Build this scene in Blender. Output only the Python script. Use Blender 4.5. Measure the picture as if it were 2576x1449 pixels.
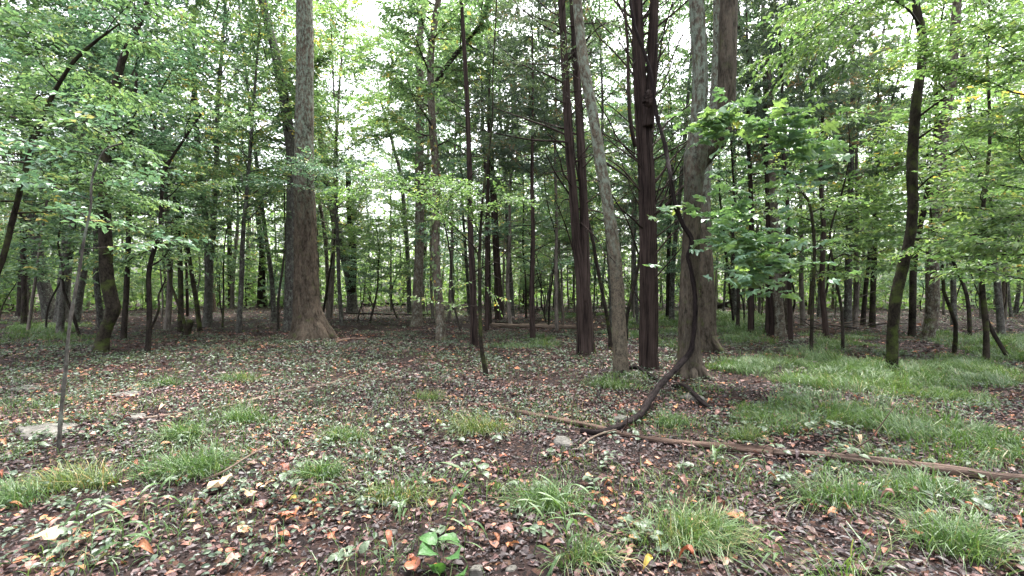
import bpy, math, random
import numpy as np
from mathutils import Vector

# ------------------------------------------------------------------ camera, sky, sun, exposure
scene = bpy.context.scene
for o in list(bpy.data.objects):
    bpy.data.objects.remove(o)
C = scene.collection
CAM_H, FPX, CX, HY = 1.5, 1150.0, 1288.0, 735.0        # eye height; focal length and horizon of a 2576 x 1449 frame
cd = bpy.data.cameras.new('camera')
cam = bpy.data.objects.new('camera', cd); C.objects.link(cam)
cam.location = (0, 0, CAM_H); cam.rotation_euler = (math.radians(90), 0, 0)
cd.sensor_width = 36; cd.lens = FPX / 2576 * 36; cd.shift_y = (HY - 724.5) / 2576
cd.clip_start = 0.05; cd.clip_end = 3000
scene.camera = cam

SUN_EL, SUN_ROT = math.radians(68), math.radians(25)
world = bpy.data.worlds.new('World'); scene.world = world; world.use_nodes = True
nt = world.node_tree; nt.nodes.clear()
sky = nt.nodes.new('ShaderNodeTexSky'); sky.sky_type = 'NISHITA'; sky.sun_disc = False
sky.sun_elevation = SUN_EL; sky.sun_rotation = SUN_ROT
sky.air_density = 1.0; sky.dust_density = 6.0; sky.ozone_density = 1.0
hs = nt.nodes.new('ShaderNodeHueSaturation'); hs.inputs['Saturation'].default_value = 0.3
bg = nt.nodes.new('ShaderNodeBackground'); bg.inputs['Strength'].default_value = 0.15
wo = nt.nodes.new('ShaderNodeOutputWorld')
nt.links.new(sky.outputs[0], hs.inputs['Color']); nt.links.new(hs.outputs[0], bg.inputs[0]); nt.links.new(bg.outputs[0], wo.inputs[0])
sd = bpy.data.lights.new('sun', 'SUN'); sd.energy = 1.5; sd.angle = math.radians(24); sd.color = (1.0, 0.985, 0.96)
sun = bpy.data.objects.new('sun', sd); C.objects.link(sun)
sun.rotation_euler = (math.radians(90) - SUN_EL, 0, math.pi - SUN_ROT)
scene.view_settings.view_transform = 'Standard'; scene.view_settings.look = 'None'
scene.view_settings.gamma = 1.0; scene.view_settings.use_curve_mapping = False
scene.view_settings.exposure = 2.88
scene.render.engine = 'CYCLES'
cy = scene.cycles
cy.max_bounces = 8; cy.diffuse_bounces = 4; cy.glossy_bounces = 1; cy.transmission_bounces = 6; cy.caustics_reflective = False; cy.caustics_refractive = False
cy.use_denoising = True; cy.sample_clamp_indirect = 6

rng = np.random.default_rng(7)
random.seed(7)

# ------------------------------------------------------------------ helpers: place, noise, mesh
def at(px, py, d):
    return np.array([(px - CX) / FPX * d, d, CAM_H - (py - HY) / FPX * d])

def terrain(x, y):
    x = np.asarray(x, float); y = np.asarray(y, float)
    return (0.035*np.sin(.55*x+1.0)*np.cos(.42*y+.4) + 0.02*np.sin(1.3*x-.7*y) + 0.012*np.sin(2.9*y+1.7*x)
            + 0.10*np.sin(.11*x+.6)*np.sin(.09*y)*np.clip(y/25, 0, 1))

def gnd(px, py):
    d = FPX * CAM_H / (py - HY)
    x = (px - CX) / FPX * d
    return np.array([x, d, float(terrain(x, d))])

def _hash(i, j, k, s):
    n = (i*374761393 + j*668265263 + k*2147483647 + s*1274126177) & 0xffffffff
    n = ((n ^ (n >> 13)) * 1274126177) & 0xffffffff
    n = ((n ^ (n >> 16)) * 2246822519) & 0xffffffff
    return ((n ^ (n >> 15)) & 0xffff) / 65535.0

def vnoise(p, s=0):
    f = np.floor(p).astype(np.int64); t = p - f; t = t*t*(3-2*t)
    i, j, k = f[..., 0], f[..., 1], f[..., 2]
    r = 0
    for a in (0, 1):
        for b in (0, 1):
            for c in (0, 1):
                w = (t[..., 0] if a else 1-t[..., 0])*(t[..., 1] if b else 1-t[..., 1])*(t[..., 2] if c else 1-t[..., 2])
                r = r + w*_hash(i+a, j+b, k+c, s)
    return r

def norm(v):
    return v / np.maximum(np.linalg.norm(v, axis=-1, keepdims=True), 1e-9)

class MB:
    """collects pieces of one mesh: vertices, quads, triangles, bark coordinate, tint"""
    def __init__(self): self.V=[]; self.Q=[]; self.T=[]; self.B=[]; self.W=[]; self.n=0
    def add(self, V, Q=None, T=None, B=None, W=None):
        V = np.asarray(V, float).reshape(-1, 3); m = len(V)
        self.V.append(V)
        if Q is not None and len(Q): self.Q.append(np.asarray(Q, np.int64)+self.n)
        if T is not None and len(T): self.T.append(np.asarray(T, np.int64)+self.n)
        self.B.append(V if B is None else B)
        self.W.append(np.full(m, .5) if W is None else np.broadcast_to(W, (m,)))
        self.n += m
    def mesh(self, name, mat, smooth=False):
        me = bpy.data.meshes.new(name)
        V = np.concatenate(self.V) if self.V else np.zeros((0, 3))
        Q = np.concatenate(self.Q) if self.Q else np.zeros((0, 4), np.int64)
        T = np.concatenate(self.T) if self.T else np.zeros((0, 3), np.int64)
        me.vertices.add(len(V)); me.vertices.foreach_set('co', V.astype(np.float32).ravel())
        nl = Q.size + T.size
        me.loops.add(nl); me.loops.foreach_set('vertex_index', np.concatenate([Q.ravel(), T.ravel()]).astype(np.int32))
        me.polygons.add(len(Q)+len(T))
        ls = np.concatenate([np.arange(len(Q))*4, Q.size+np.arange(len(T))*3]).astype(np.int32)
        me.polygons.foreach_set('loop_start', ls)
        try: me.polygons.foreach_set('loop_total', np.concatenate([np.full(len(Q), 4), np.full(len(T), 3)]).astype(np.int32))
        except Exception: pass
        a = me.attributes.new('bk', 'FLOAT_VECTOR', 'POINT'); a.data.foreach_set('vector', np.concatenate(self.B).astype(np.float32).ravel())
        a = me.attributes.new('tint', 'FLOAT', 'POINT'); a.data.foreach_set('value', np.concatenate(self.W).astype(np.float32))
        me.update(calc_edges=True)
        me.polygons.foreach_set('use_smooth', np.full(len(Q)+len(T), smooth))
        if mat: me.materials.append(mat)
        return me
    def build(self, name, mat, parent=None, smooth=False, loc=(0, 0, 0)):
        o = bpy.data.objects.new(name, self.mesh(name, mat, smooth))
        C.objects.link(o); o.location = loc
        if parent: o.parent = parent
        return o

def tag(o, label=None, cat=None, group=None, kind=None):
    if label: o['label'] = label
    if cat: o['category'] = cat
    if group: o['group'] = group
    if kind: o['kind'] = kind
    return o

def empty(name, loc=(0, 0, 0), rz=0):
    o = bpy.data.objects.new(name, None); C.objects.link(o)
    o.location = loc; o.rotation_euler = (0, 0, rz); o.empty_display_size = .1
    return o

def link_mesh(name, me, parent=None, loc=(0, 0, 0), rot=(0, 0, 0), sc=1.0):
    o = bpy.data.objects.new(name, me); C.objects.link(o)
    o.location = loc; o.rotation_euler = rot; o.scale = (sc, sc, sc) if np.isscalar(sc) else sc
    if parent: o.parent = parent
    return o

def spline(P, step):
    """Catmull-Rom through rows of (x, y, z, r, ...), resampled at about `step` metres"""
    P = np.asarray(P, float)
    if len(P) < 3: P = np.vstack([P[0], (P[0]+P[-1])/2, P[-1]])
    E = np.vstack([2*P[0]-P[1], P, 2*P[-1]-P[-2]])
    out = []
    for i in range(1, len(E)-2):
        n = max(1, int(np.ceil(np.linalg.norm(E[i+1, :3]-E[i, :3])/step)))
        t = (np.arange(n)/n)[:, None]
        a, b, c, d = E[i-1], E[i], E[i+1], E[i+2]
        out.append(.5*((2*b)+(c-a)*t+(2*a-5*b+4*c-d)*t*t+(3*b-a-3*c+d)*t**3))
    out.append(P[-1:])
    R = np.vstack(out)
    R[:, 3] = np.maximum(R[:, 3], .0015)
    return R

def tube(mb, P, nseg=8, disp=None, tint=None, cap=True):
    """a round limb through rows of (x, y, z, r); disp(bk, s, a, R) gives a relief in metres"""
    P = np.asarray(P, float); X = P[:, :3]; R = P[:, 3]; n = len(P)
    Tn = norm(np.gradient(X, axis=0))
    N = np.zeros((n, 3)); u = np.cross(Tn[0], [0.31, .95, .08]); N[0] = u/np.linalg.norm(u)
    for i in range(1, n):
        v = N[i-1]-Tn[i]*np.dot(N[i-1], Tn[i]); N[i] = v/max(np.linalg.norm(v), 1e-9)
    Bn = np.cross(Tn, N)
    s = np.concatenate([[0], np.cumsum(np.linalg.norm(np.diff(X, axis=0), axis=1))])
    a = np.arange(nseg)/nseg*2*np.pi
    ca, sa = np.cos(a)[None, :, None], np.sin(a)[None, :, None]
    rad = N[:, None, :]*ca+Bn[:, None, :]*sa
    RR = np.repeat(R[:, None], nseg, 1)
    Rm = max(R.mean(), .01)
    bk = np.stack([np.broadcast_to(np.cos(a)*Rm, RR.shape), np.broadcast_to(np.sin(a)*Rm, RR.shape), np.broadcast_to(s[:, None], RR.shape)], -1)
    if disp is not None:
        RR = RR + disp(bk, np.broadcast_to(s[:, None], RR.shape), np.broadcast_to(a, RR.shape), RR)
    V = X[:, None, :]+rad*RR[..., None]
    i = np.arange(n-1)[:, None]*nseg; j = np.arange(nseg)[None, :]; k = (j+1) % nseg
    Q = np.stack([i+j, i+k, i+nseg+k, i+nseg+j], -1).reshape(-1, 4)
    V = V.reshape(-1, 3); B = bk.reshape(-1, 3); T = []
    if cap:
        m = len(V); V = np.vstack([V, X[:1], X[-1:]+Tn[-1:]*R[-1]*.3]); B = np.vstack([B, [[0, 0, 0]], [[0, 0, s[-1]]]])
        j = np.arange(nseg); k = (j+1) % nseg
        T = np.vstack([np.stack([k, j, np.full(nseg, m)], -1), np.stack([(n-1)*nseg+j, (n-1)*nseg+k, np.full(nseg, m+1)], -1)])
    mb.add(V, Q, T, B, tint)

def ridge(v): return 1-np.abs(2*v-1)
def d_oak(seed, amp=.014):
    def f(bk, s, a, R):
        w = bk*np.array([1, 1, .22])
        return amp*(1.2*ridge(vnoise(w*26+seed, seed))+.9*vnoise(bk*np.array([60, 60, 24])+seed, seed+1)-1.0) + R*.10*(vnoise(bk*np.array([3, 3, 1.2])+seed, seed+3)-.5)
    return f
def d_cedar(seed, amp=.008, lobes=.17):
    def f(bk, s, a, R):
        fl = np.sin(3*a+.35*s+seed)*.5+np.sin(5*a-.22*s+seed*2.1)*.5
        return R*lobes*fl*np.clip(1.2-s*.06, .35, 1.2) + amp*(2*ridge(vnoise(bk*np.array([45, 45, 2.2])+seed, seed))-1) + amp*.6*(vnoise(bk*np.array([90, 90, 14])+seed, seed+2)-.5)
    return f
def d_smooth(seed, amp=.005):
    def f(bk, s, a, R):
        return amp*2*(vnoise(bk*np.array([30, 30, 18])+seed, seed)-.5) + R*.14*(vnoise(bk*np.array([7, 7, 2.5])+seed, seed+3)-.5)
    return f
def with_flare(d, flare, h, seed, lobes=5, depth=.35):
    def f(bk, s, a, R):
        e = np.exp(-s/h)
        lob = .5+.5*np.cos(lobes*a+seed+.8*np.sin(2*a+seed))
        return d(bk, s, a, R)+R*flare*e*(1-depth+2*depth*lob)*np.where(e > .02, 1, 0)
    return f

# ------------------------------------------------------------------ leaves
def leaf_faces(mb, pos, dr, nr, L, W, tint, fold=.18, curl=.12, hi=False):
    pos = np.asarray(pos); N = len(pos)
    L = np.broadcast_to(L, (N,))[:, None]; W = np.broadcast_to(W, (N,))[:, None]
    dr = norm(dr); nr = norm(nr-dr*np.sum(nr*dr, -1, keepdims=True)); sd = np.cross(nr, dr)
    t = np.broadcast_to(tint, (N,))
    if not hi:
        V = np.stack([pos, pos+dr*L*.42+sd*W*.5+nr*fold*W, pos+dr*L-nr*curl*L, pos+dr*L*.42-sd*W*.5+nr*fold*W], 1)
        b = np.arange(N)[:, None]*4
        T = np.concatenate([b+np.array([0, 2, 1]), b+np.array([0, 3, 2])])
        mb.add(V.reshape(-1, 3), None, T, None, np.repeat(t, 4))
    else:
        c = lambda u, v, z: pos+dr*L*u+sd*W*v+nr*(z*W)
        V = np.stack([pos, c(.28, .42, fold), c(.66, .36, fold*.7), pos+dr*L-nr*curl*L*1.6, c(.66, -.36, fold*.7), c(.28, -.42, fold), c(.5, 0, -.02)], 1)
        b = np.arange(N)[:, None]*7
        T = np.concatenate([b+np.array([6, (k+1) % 6, k]) for k in range(6)])
        mb.add(V.reshape(-1, 3), None, T, None, np.repeat(t, 7))

def sprays(mb, P, H, L, r, nl=9, ll=.09, lw=.05, droop=.22, jit=.35, twig=None, hi=False, tint=None, flat=1.0):
    """leafy twigs: leaves set alternately in a loose flat plane along each twig"""
    P = np.asarray(P, float); H = norm(np.asarray(H, float)); N = len(P)
    if N == 0: return
    L = np.broadcast_to(L, (N,))
    Z = np.array([0, 0, 1.0])
    S = norm(np.cross(H, Z)+1e-6)
    k = np.arange(nl); t = (k+.6)/nl
    pos = P[:, None, :]+H[:, None, :]*(L[:, None]*t)[..., None]
    pos[..., 2] -= droop*L[:, None]*t**2
    sg = np.where(k % 2 == 0, 1, -1)[None, :, None]
    rn = lambda s: r.normal(0, s, (N, nl, 3))
    dr = H[:, None, :]*(.35+.6*t)[None, :, None]+S[:, None, :]*sg*(1.05-.6*t)[None, :, None]+rn(.28)+np.array([0, 0, -.28])
    nr = Z*flat+rn(jit)
    sz = r.uniform(.72, 1.2, (N, nl))
    tn = np.clip((r.uniform(0, 1, N) if tint is None else np.broadcast_to(tint, (N,)))[:, None]+r.normal(0, .13, (N, nl)), 0, 1)
    pos = pos+rn(.012)
    leaf_faces(mb, pos.reshape(-1, 3), dr.reshape(-1, 3), nr.reshape(-1, 3), (ll*sz).ravel(), (lw*sz).ravel(), tn.ravel(), hi=hi)
    if twig is not None:
        e = P+H*L[:, None]; e[:, 2] -= droop*L
        U = np.cross(H, S); rr = .0022
        ring = [S*np.cos(q)+U*np.sin(q) for q in (0, 2.094, 4.189)]
        V = np.stack([P+ring[0]*rr*1.5, P+ring[1]*rr*1.5, P+ring[2]*rr*1.5, e+ring[0]*rr*.5, e+ring[1]*rr*.5, e+ring[2]*rr*.5], 1)
        b = np.arange(N)[:, None]*6
        Q = np.concatenate([b+np.array(q) for q in ([0, 1, 4, 3], [1, 2, 5, 4], [2, 0, 3, 5])])
        twig.add(V.reshape(-1, 3), Q)

def cedar_sprays(mb, P, H, L, r, nl=14, ll=.11, lw=.016, tint=None):
    """feathery scale-leaf plumes"""
    P = np.asarray(P, float); H = norm(np.asarray(H, float)); N = len(P)
    if N == 0: return
    L = np.broadcast_to(L, (N,))
    t = (np.arange(nl)+.5)/nl
    pos = P[:, None, :]+H[:, None, :]*(L[:, None]*t)[..., None]; pos[..., 2] -= .3*L[:, None]*t**2
    dr = H[:, None, :]*.8+r.normal(0, .62, (N, nl, 3)); nr = r.normal(0, 1, (N, nl, 3))
    tn = np.clip((r.uniform(0, 1, N) if tint is None else np.broadcast_to(tint, (N,)))[:, None]+r.normal(0, .12, (N, nl)), 0, 1)
    leaf_faces(mb, pos.reshape(-1, 3), dr.reshape(-1, 3), nr.reshape(-1, 3), ll*r.uniform(.7, 1.3, N*nl), lw*r.uniform(.8, 1.5, N*nl), tn.ravel(), fold=.3)

def wander(p, d, L, r0, r, n=7, wig=.18, bend=0.0, r1=.25):
    """a crooked limb: rows of (x, y, z, r)"""
    p = np.array(p, float); d = norm(np.array(d, float)); out = [[*p, r0]]
    for i in range(n):
        d = norm(d+r.normal(0, wig, 3)*[1, 1, .7]+np.array([0, 0, bend/n]))
        p = p+d*L/n
        out.append([*p, r0*(1-(i+1)/n*(1-r1))])
    return np.array(out)

def branch_out(limb, r, f0=.25, gap=.3, lf=(.25, .5), spread=(.5, 1.15), r0f=.5, rise=.05, n=4):
    """side shoots along a limb, alternating; returns list of polylines"""
    X = limb[:, :3]; seg = np.linalg.norm(np.diff(X, axis=0), axis=1); s = np.concatenate([[0], np.cumsum(seg)]); L = s[-1]
    out = []; u = f0*L+r.uniform(0, gap); sgn = 1 if r.random() < .5 else -1
    while u < L*.98:
        i = min(np.searchsorted(s, u)-1, len(X)-2); i = max(i, 0)
        f = (u-s[i])/max(seg[i], 1e-6); p = X[i]+(X[i+1]-X[i])*f; d = norm(X[i+1]-X[i])
        side = norm(np.cross(d, [0, 0, 1])+1e-6)*sgn
        a = r.uniform(*spread)
        dd = d*math.cos(a)+side*math.sin(a)+np.array([0, 0, rise+r.normal(0, .12)])
        ln = L*r.uniform(*lf)*(1.15-.6*u/L)
        out.append(wander(p, dd, ln, max(limb[i, 3]*r0f, .0045), r, n=n, wig=.16))
        u += gap*r.uniform(.6, 1.5); sgn = -sgn
    return out

def anchors(lines, gap, r, f0=.15, yaw=.6):
    P, H = [], []
    for ln in lines:
        X = ln[:, :3]; seg = np.linalg.norm(np.diff(X, axis=0), axis=1); s = np.concatenate([[0], np.cumsum(seg)]); L = s[-1]
        n = max(1, int(L*(1-f0)/gap)); sg = 1
        for u in np.linspace(f0*L, L*.999, n+1):
            i = max(min(np.searchsorted(s, u)-1, len(X)-2), 0); f = (u-s[i])/max(seg[i], 1e-6)
            p = X[i]+(X[i+1]-X[i])*f; d = norm(X[i+1]-X[i]); sd = np.cross(d, [0, 0, 1.0])
            sg = -sg
            P.append(p); H.append(d+sd*sg*yaw*r.uniform(.5, 1.5)+np.array([0, 0, r.normal(0, .12)]))
    return np.array(P).reshape(-1, 3), np.array(H).reshape(-1, 3)

# ------------------------------------------------------------------ materials
def new_mat(name):
    m = bpy.data.materials.new(name); m.use_nodes = True; m.node_tree.nodes.clear(); return m, m.node_tree
class NT:
    def __init__(s, t): s.t = t
    def n(s, typ, ins=None, **kw):
        x = s.t.nodes.new(typ)
        for k, v in kw.items(): setattr(x, k, v)
        for k, v in (ins or {}).items():
            if isinstance(v, bpy.types.NodeSocket): s.t.links.new(v, x.inputs[k])
            else: x.inputs[k].default_value = v
        return x
    def ramp(s, fac, stops, interp='LINEAR'):
        x = s.t.nodes.new('ShaderNodeValToRGB'); x.color_ramp.interpolation = interp; e = x.color_ramp.elements
        while len(e) < len(stops): e.new(.5)
        for q, (p, c) in zip(e, stops): q.position = p; q.color = (*c, 1) if len(c) == 3 else c
        s.t.links.new(fac, x.inputs[0]); return x.outputs[0]
    def mix(s, fac, a, b, typ='MIX'):
        x = s.n('ShaderNodeMix', data_type='RGBA', blend_type=typ)
        for i, v in ((0, fac), (6, a), (7, b)):
            if isinstance(v, bpy.types.NodeSocket): s.t.links.new(v, x.inputs[i])
            else: x.inputs[i].default_value = v if not isinstance(v, tuple) or len(v) == 4 else (*v, 1)
        return x.outputs[2]
    def math(s, op, a, b=0.0, clamp=False):
        x = s.n('ShaderNodeMath', operation=op, use_clamp=clamp)
        for i, v in ((0, a), (1, b)):
            if isinstance(v, bpy.types.NodeSocket): s.t.links.new(v, x.inputs[i])
            else: x.inputs[i].default_value = v
        return x.outputs[0]

def soften(c, k):
    g = .3*c[0]+.6*c[1]+.1*c[2]; return tuple(g+(x-g)*k for x in c)
def leaf_mat(name, stops, trans=.38, rough=.42, spec=.45, vary=.25, tcol=(1.25, 1.35, .6), sat=.86):
    m, t = new_mat(name); b = NT(t)
    a = b.n('ShaderNodeAttribute', attribute_name='tint'); oi = b.n('ShaderNodeObjectInfo')
    f = b.math('ADD', a.outputs['Fac'], b.math('MULTIPLY', b.math('SUBTRACT', oi.outputs['Random'], .5), vary), clamp=True)
    col = b.ramp(f, [(p_, soften(c_, sat)) for p_, c_ in stops])
    p = b.n('ShaderNodeBsdfPrincipled', {'Base Color': col, 'Roughness': rough, 'Specular IOR Level': spec})
    tc = b.mix(1.0, col, (*tcol, 1), 'MULTIPLY')
    tr = b.n('ShaderNodeBsdfTranslucent', {'Color': tc})
    mx = b.n('ShaderNodeMixShader', {0: trans, 1: p.outputs[0], 2: tr.outputs[0]})
    b.n('ShaderNodeOutputMaterial', {0: mx.outputs[0]}); return m

def bark_mat(name, dark, light, stretch=.25, scale=10, lichen=None, lich_amt=0.0, lich_z=None, moss=0.0, rough=.9, bump=.6, moss_top=3.0):
    dark = tuple(x*.42 for x in dark); light = tuple(x*.72 for x in light); lichen = lichen and tuple(x*.72 for x in lichen)
    m, t = new_mat(name); b = NT(t)
    a = b.n('ShaderNodeAttribute', attribute_name='bk'); oi = b.n('ShaderNodeObjectInfo')
    off = b.n('ShaderNodeVectorMath', {0: a.outputs['Vector'], 1: b.n('ShaderNodeCombineXYZ', {0: b.math('MULTIPLY', oi.outputs['Random'], 37.0), 1: 3.1}).outputs[0]}, operation='ADD').outputs[0]
    mp = b.n('ShaderNodeMapping', {'Vector': off, 'Scale': (1, 1, stretch)})
    n1 = b.n('ShaderNodeTexNoise', {'Vector': mp.outputs[0], 'Scale': scale, 'Detail': 6, 'Roughness': .65})
    n2 = b.n('ShaderNodeTexNoise', {'Vector': off, 'Scale': 3.0, 'Detail': 4, 'Roughness': .6})
    n3 = b.n('ShaderNodeTexNoise', {'Vector': mp.outputs[0], 'Scale': scale*4, 'Detail': 4, 'Roughness': .7})
    f = b.math('ADD', b.math('MULTIPLY', n1.outputs[0], .75), b.math('MULTIPLY', n3.outputs[0], .35))
    col = b.ramp(f, [(.40, dark), (.52, tuple((x+y)/2 for x, y in zip(dark, light))), (.66, light)])
    vv = b.n('ShaderNodeMapRange', {0: oi.outputs['Random'], 3: .78, 4: 1.3}); col = b.mix(1.0, col, b.n('ShaderNodeCombineColor', {0: vv.outputs[0], 1: vv.outputs[0], 2: vv.outputs[0]}).outputs[0], 'MULTIPLY')
    col = b.mix(b.math('MULTIPLY', n2.outputs[0], .75), col, (dark[0]*.8, dark[1]*.78, dark[2]*.8), 'MIX')
    if lichen:
        nl = b.n('ShaderNodeTexNoise', {'Vector': b.n('ShaderNodeMapping', {'Vector': off, 'Scale': (1, 1, .55)}).outputs[0], 'Scale': 13.0, 'Detail': 9, 'Roughness': .78})
        lf = b.ramp(nl.outputs[0], [(.58-lich_amt*.2, (0, 0, 0)), (.70-lich_amt*.2, (1, 1, 1))])
        if lich_z:
            sx = b.n('ShaderNodeSeparateXYZ', {0: a.outputs['Vector']})
            hz = b.n('ShaderNodeMapRange', {0: sx.outputs[2], 1: lich_z[0], 2: lich_z[1], 3: .06, 4: 1.0})
            lf = b.math('MULTIPLY', lf, hz.outputs[0])
        col = b.mix(b.math('MULTIPLY', lf, .85), col, (*lichen, 1))
    if moss:
        sx = b.n('ShaderNodeSeparateXYZ', {0: a.outputs['Vector']})
        nm = b.n('ShaderNodeTexNoise', {'Vector': off, 'Scale': 4.0, 'Detail': 7, 'Roughness': .7})
        mf = b.ramp(nm.outputs[0], [(.62-.22*moss, (0, 0, 0)), (.74-.2*moss, (1, 1, 1))])
        hz = b.n('ShaderNodeMapRange', {0: sx.outputs[2], 1: 0.0, 2: moss_top, 3: 1.0, 4: .25})
        col = b.mix(b.math('MULTIPLY', b.math('MULTIPLY', mf, hz.outputs[0]), .8), col, (.055, .075, .018, 1))
    bp = b.n('ShaderNodeBump', {'Strength': bump, 'Distance': .02, 'Height': f})
    p = b.n('ShaderNodeBsdfPrincipled', {'Base Color': col, 'Roughness': rough, 'Specular IOR Level': .08, 'Normal': bp.outputs[0]})
    b.n('ShaderNodeOutputMaterial', {0: p.outputs[0]}); return m

def plain_leaf(name, c, c2, trans=.12, rough=.5, spec=.4):
    """a dead or single leaf: mottled colour, veins"""
    m, t = new_mat(name); b = NT(t)
    tc = b.n('ShaderNodeTexCoord'); oi = b.n('ShaderNodeObjectInfo'); a = b.n('ShaderNodeAttribute', attribute_name='tint')
    v = b.n('ShaderNodeVectorMath', {0: tc.outputs['Object'], 1: b.n('ShaderNodeCombineXYZ', {0: b.math('MULTIPLY', oi.outputs['Random'], 9.0)}).outputs[0]}, operation='ADD')
    n = b.n('ShaderNodeTexNoise', {'Vector': v.outputs[0], 'Scale': 28.0, 'Detail': 5, 'Roughness': .7})
    f = b.math('ADD', n.outputs[0], b.math('MULTIPLY', b.math('SUBTRACT', oi.outputs['Random'], .5), .35))
    col = b.ramp(f, [(.35, c2), (.62, c)])
    p = b.n('ShaderNodeBsdfPrincipled', {'Base Color': col, 'Roughness': rough, 'Specular IOR Level': spec})
    tr = b.n('ShaderNodeBsdfTranslucent', {'Color': col})
    mx = b.n('ShaderNodeMixShader', {0: trans, 1: p.outputs[0], 2: tr.outputs[0]})
    b.n('ShaderNodeOutputMaterial', {0: mx.outputs[0]}); return m

M = {}
M['leaf'] = leaf_mat('broad leaves', [(0, (0.06, 0.126, 0.066)), (0.35, (0.102, 0.1896, 0.0864)), (0.7, (0.15, 0.246, 0.0984)), (0.93, (0.228, 0.288, 0.102)), (1, (0.408, 0.312, 0.06))], trans=.4, tcol=(1.2, 1.25, .8))
M['leaf_cool'] = leaf_mat('cool green leaves', [(0, (0.0549, 0.1281, 0.083)), (0.5, (0.0952, 0.1891, 0.1122)), (0.9, (0.1403, 0.244, 0.122)), (1, (0.2928, 0.2806, 0.0976))], trans=.38, tcol=(1.15, 1.22, .85), rough=.38)
M['leaf_warm'] = leaf_mat('yellow green leaves', [(0, (0.077, 0.1485, 0.0605)), (0.45, (0.1265, 0.2145, 0.0748)), (0.82, (0.198, 0.275, 0.088)), (0.96, (0.308, 0.308, 0.077)), (1, (0.484, 0.308, 0.055))], trans=.5, tcol=(1.2, 1.3, .75))
M['leaf_cedar'] = leaf_mat('cedar scale leaves', [(0, (0.0517, 0.0862, 0.0667)), (0.6, (0.092, 0.138, 0.1012)), (0.95, (0.1207, 0.161, 0.1092)), (1, (0.23, 0.138, 0.0805))], trans=.3, rough=.6, spec=.3)
M['maple'] = leaf_mat('lobed leaves', [(0, (0.1, 0.2252, 0.125)), (0.45, (0.1584, 0.3084, 0.1417)), (0.9, (0.2501, 0.4002, 0.1334)), (1, (0.5, 0.3335, 0.05))], trans=.38, rough=.3, vary=.9, sat=.72)
M['grass'] = leaf_mat('grass blades', [(0, (0.0397, 0.083, 0.026)), (0.5, (0.0758, 0.1371, 0.0447)), (0.85, (0.1227, 0.1804, 0.0649)), (1, (0.2453, 0.2165, 0.1155))], trans=.35, rough=.4, sat=1.0)
M['grass_dry'] = leaf_mat('yellowing grass blades', [(0, (.05, .09, .026)), (.55, (.09, .14, .042)), (.85, (.15, .17, .055)), (1, (.3, .22, .1))], trans=.35, rough=.45, sat=1.0)
M['cover'] = leaf_mat('ground cover leaves', [(0, (0.0351, 0.064, 0.0359)), (0.5, (0.0608, 0.0975, 0.053)), (0.9, (0.0936, 0.131, 0.0663)), (1, (0.1872, 0.1638, 0.0546))], trans=.22, rough=.4, spec=.5)
M['litter'] = leaf_mat('fallen leaf litter', [(0, (.015, .011, .0115)), (.22, (.038, .023, .022)), (.42, (.078, .039, .035)), (.62, (.135, .066, .054)), (.80, (.22, .098, .062)), (.92, (.36, .145, .06)), (1, (.46, .32, .16))], trans=.06, rough=.5, tcol=(1, 1, 1), sat=1.0)
M['oak'] = bark_mat('brown ridged bark', (.045, .033, .024), (.20, .155, .115), lichen=(.21, .255, .20), lich_amt=.62, lich_z=(3.6, 6.5), moss=.25)
M['forked'] = bark_mat('grey brown ridged bark', (.034, .027, .020), (.15, .12, .092), lichen=(.20, .24, .19), lich_amt=.7, lich_z=(3.0, 5.0), moss=.35)
M['lichen'] = bark_mat('lichened bark', (.055, .045, .034), (.20, .165, .12), lichen=(.24, .285, .225), lich_amt=.6, lich_z=(1.8, 3.4), moss=.15, stretch=.5, scale=20)
M['pale'] = bark_mat('pale tan bark', (.055, .044, .033), (.19, .155, .118), lichen=(.27, .28, .23), lich_amt=.4, moss=.3, stretch=.4)
M['cedar'] = bark_mat('fibrous purple brown bark', (.013, .009, .008), (.10, .072, .062), stretch=.035, scale=17, bump=1.0)
M['mossy'] = bark_mat('mossy dark bark', (.016, .013, .010), (.07, .058, .044), moss=.5, stretch=.4, moss_top=9)
M['dark'] = bark_mat('dark bark', (.015, .012, .010), (.07, .057, .047), moss=.3, stretch=.25, scale=18)
M['grey'] = bark_mat('grey bark', (.05, .046, .04), (.17, .155, .135), lichen=(.22, .25, .2), lich_amt=.35, stretch=.3, scale=16)
M['greybrown_lit'] = bark_mat('grey brown bark with far light painted in', (.085, .073, .063), (.33, .285, .24), stretch=.12, scale=16)  # greyish bark of background trunks, their brighter distant light painted into the colour
M['vine'] = bark_mat('dark shaggy vine bark', (.008, .006, .006), (.045, .034, .032), stretch=.12, scale=40)
M['log'] = bark_mat('red brown dead wood', (.05, .034, .027), (.29, .195, .15), stretch=.06, scale=30)
M['dead'] = bark_mat('weathered tan dead wood', (.09, .065, .048), (.40, .31, .235), stretch=.08, scale=30)
M['rotten'] = bark_mat('rotting brown wood', (.045, .03, .024), (.30, .215, .17), stretch=.05, scale=26, bump=1.0)
M['twig'] = bark_mat('thin twig bark', (.03, .026, .022), (.09, .078, .065), stretch=.4, scale=30, bump=.2)
M['mosspad'] = leaf_mat('moss pad', [(0, (.045, .085, .012)), (1, (.09, .15, .02))], trans=.2, rough=.9)

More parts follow.
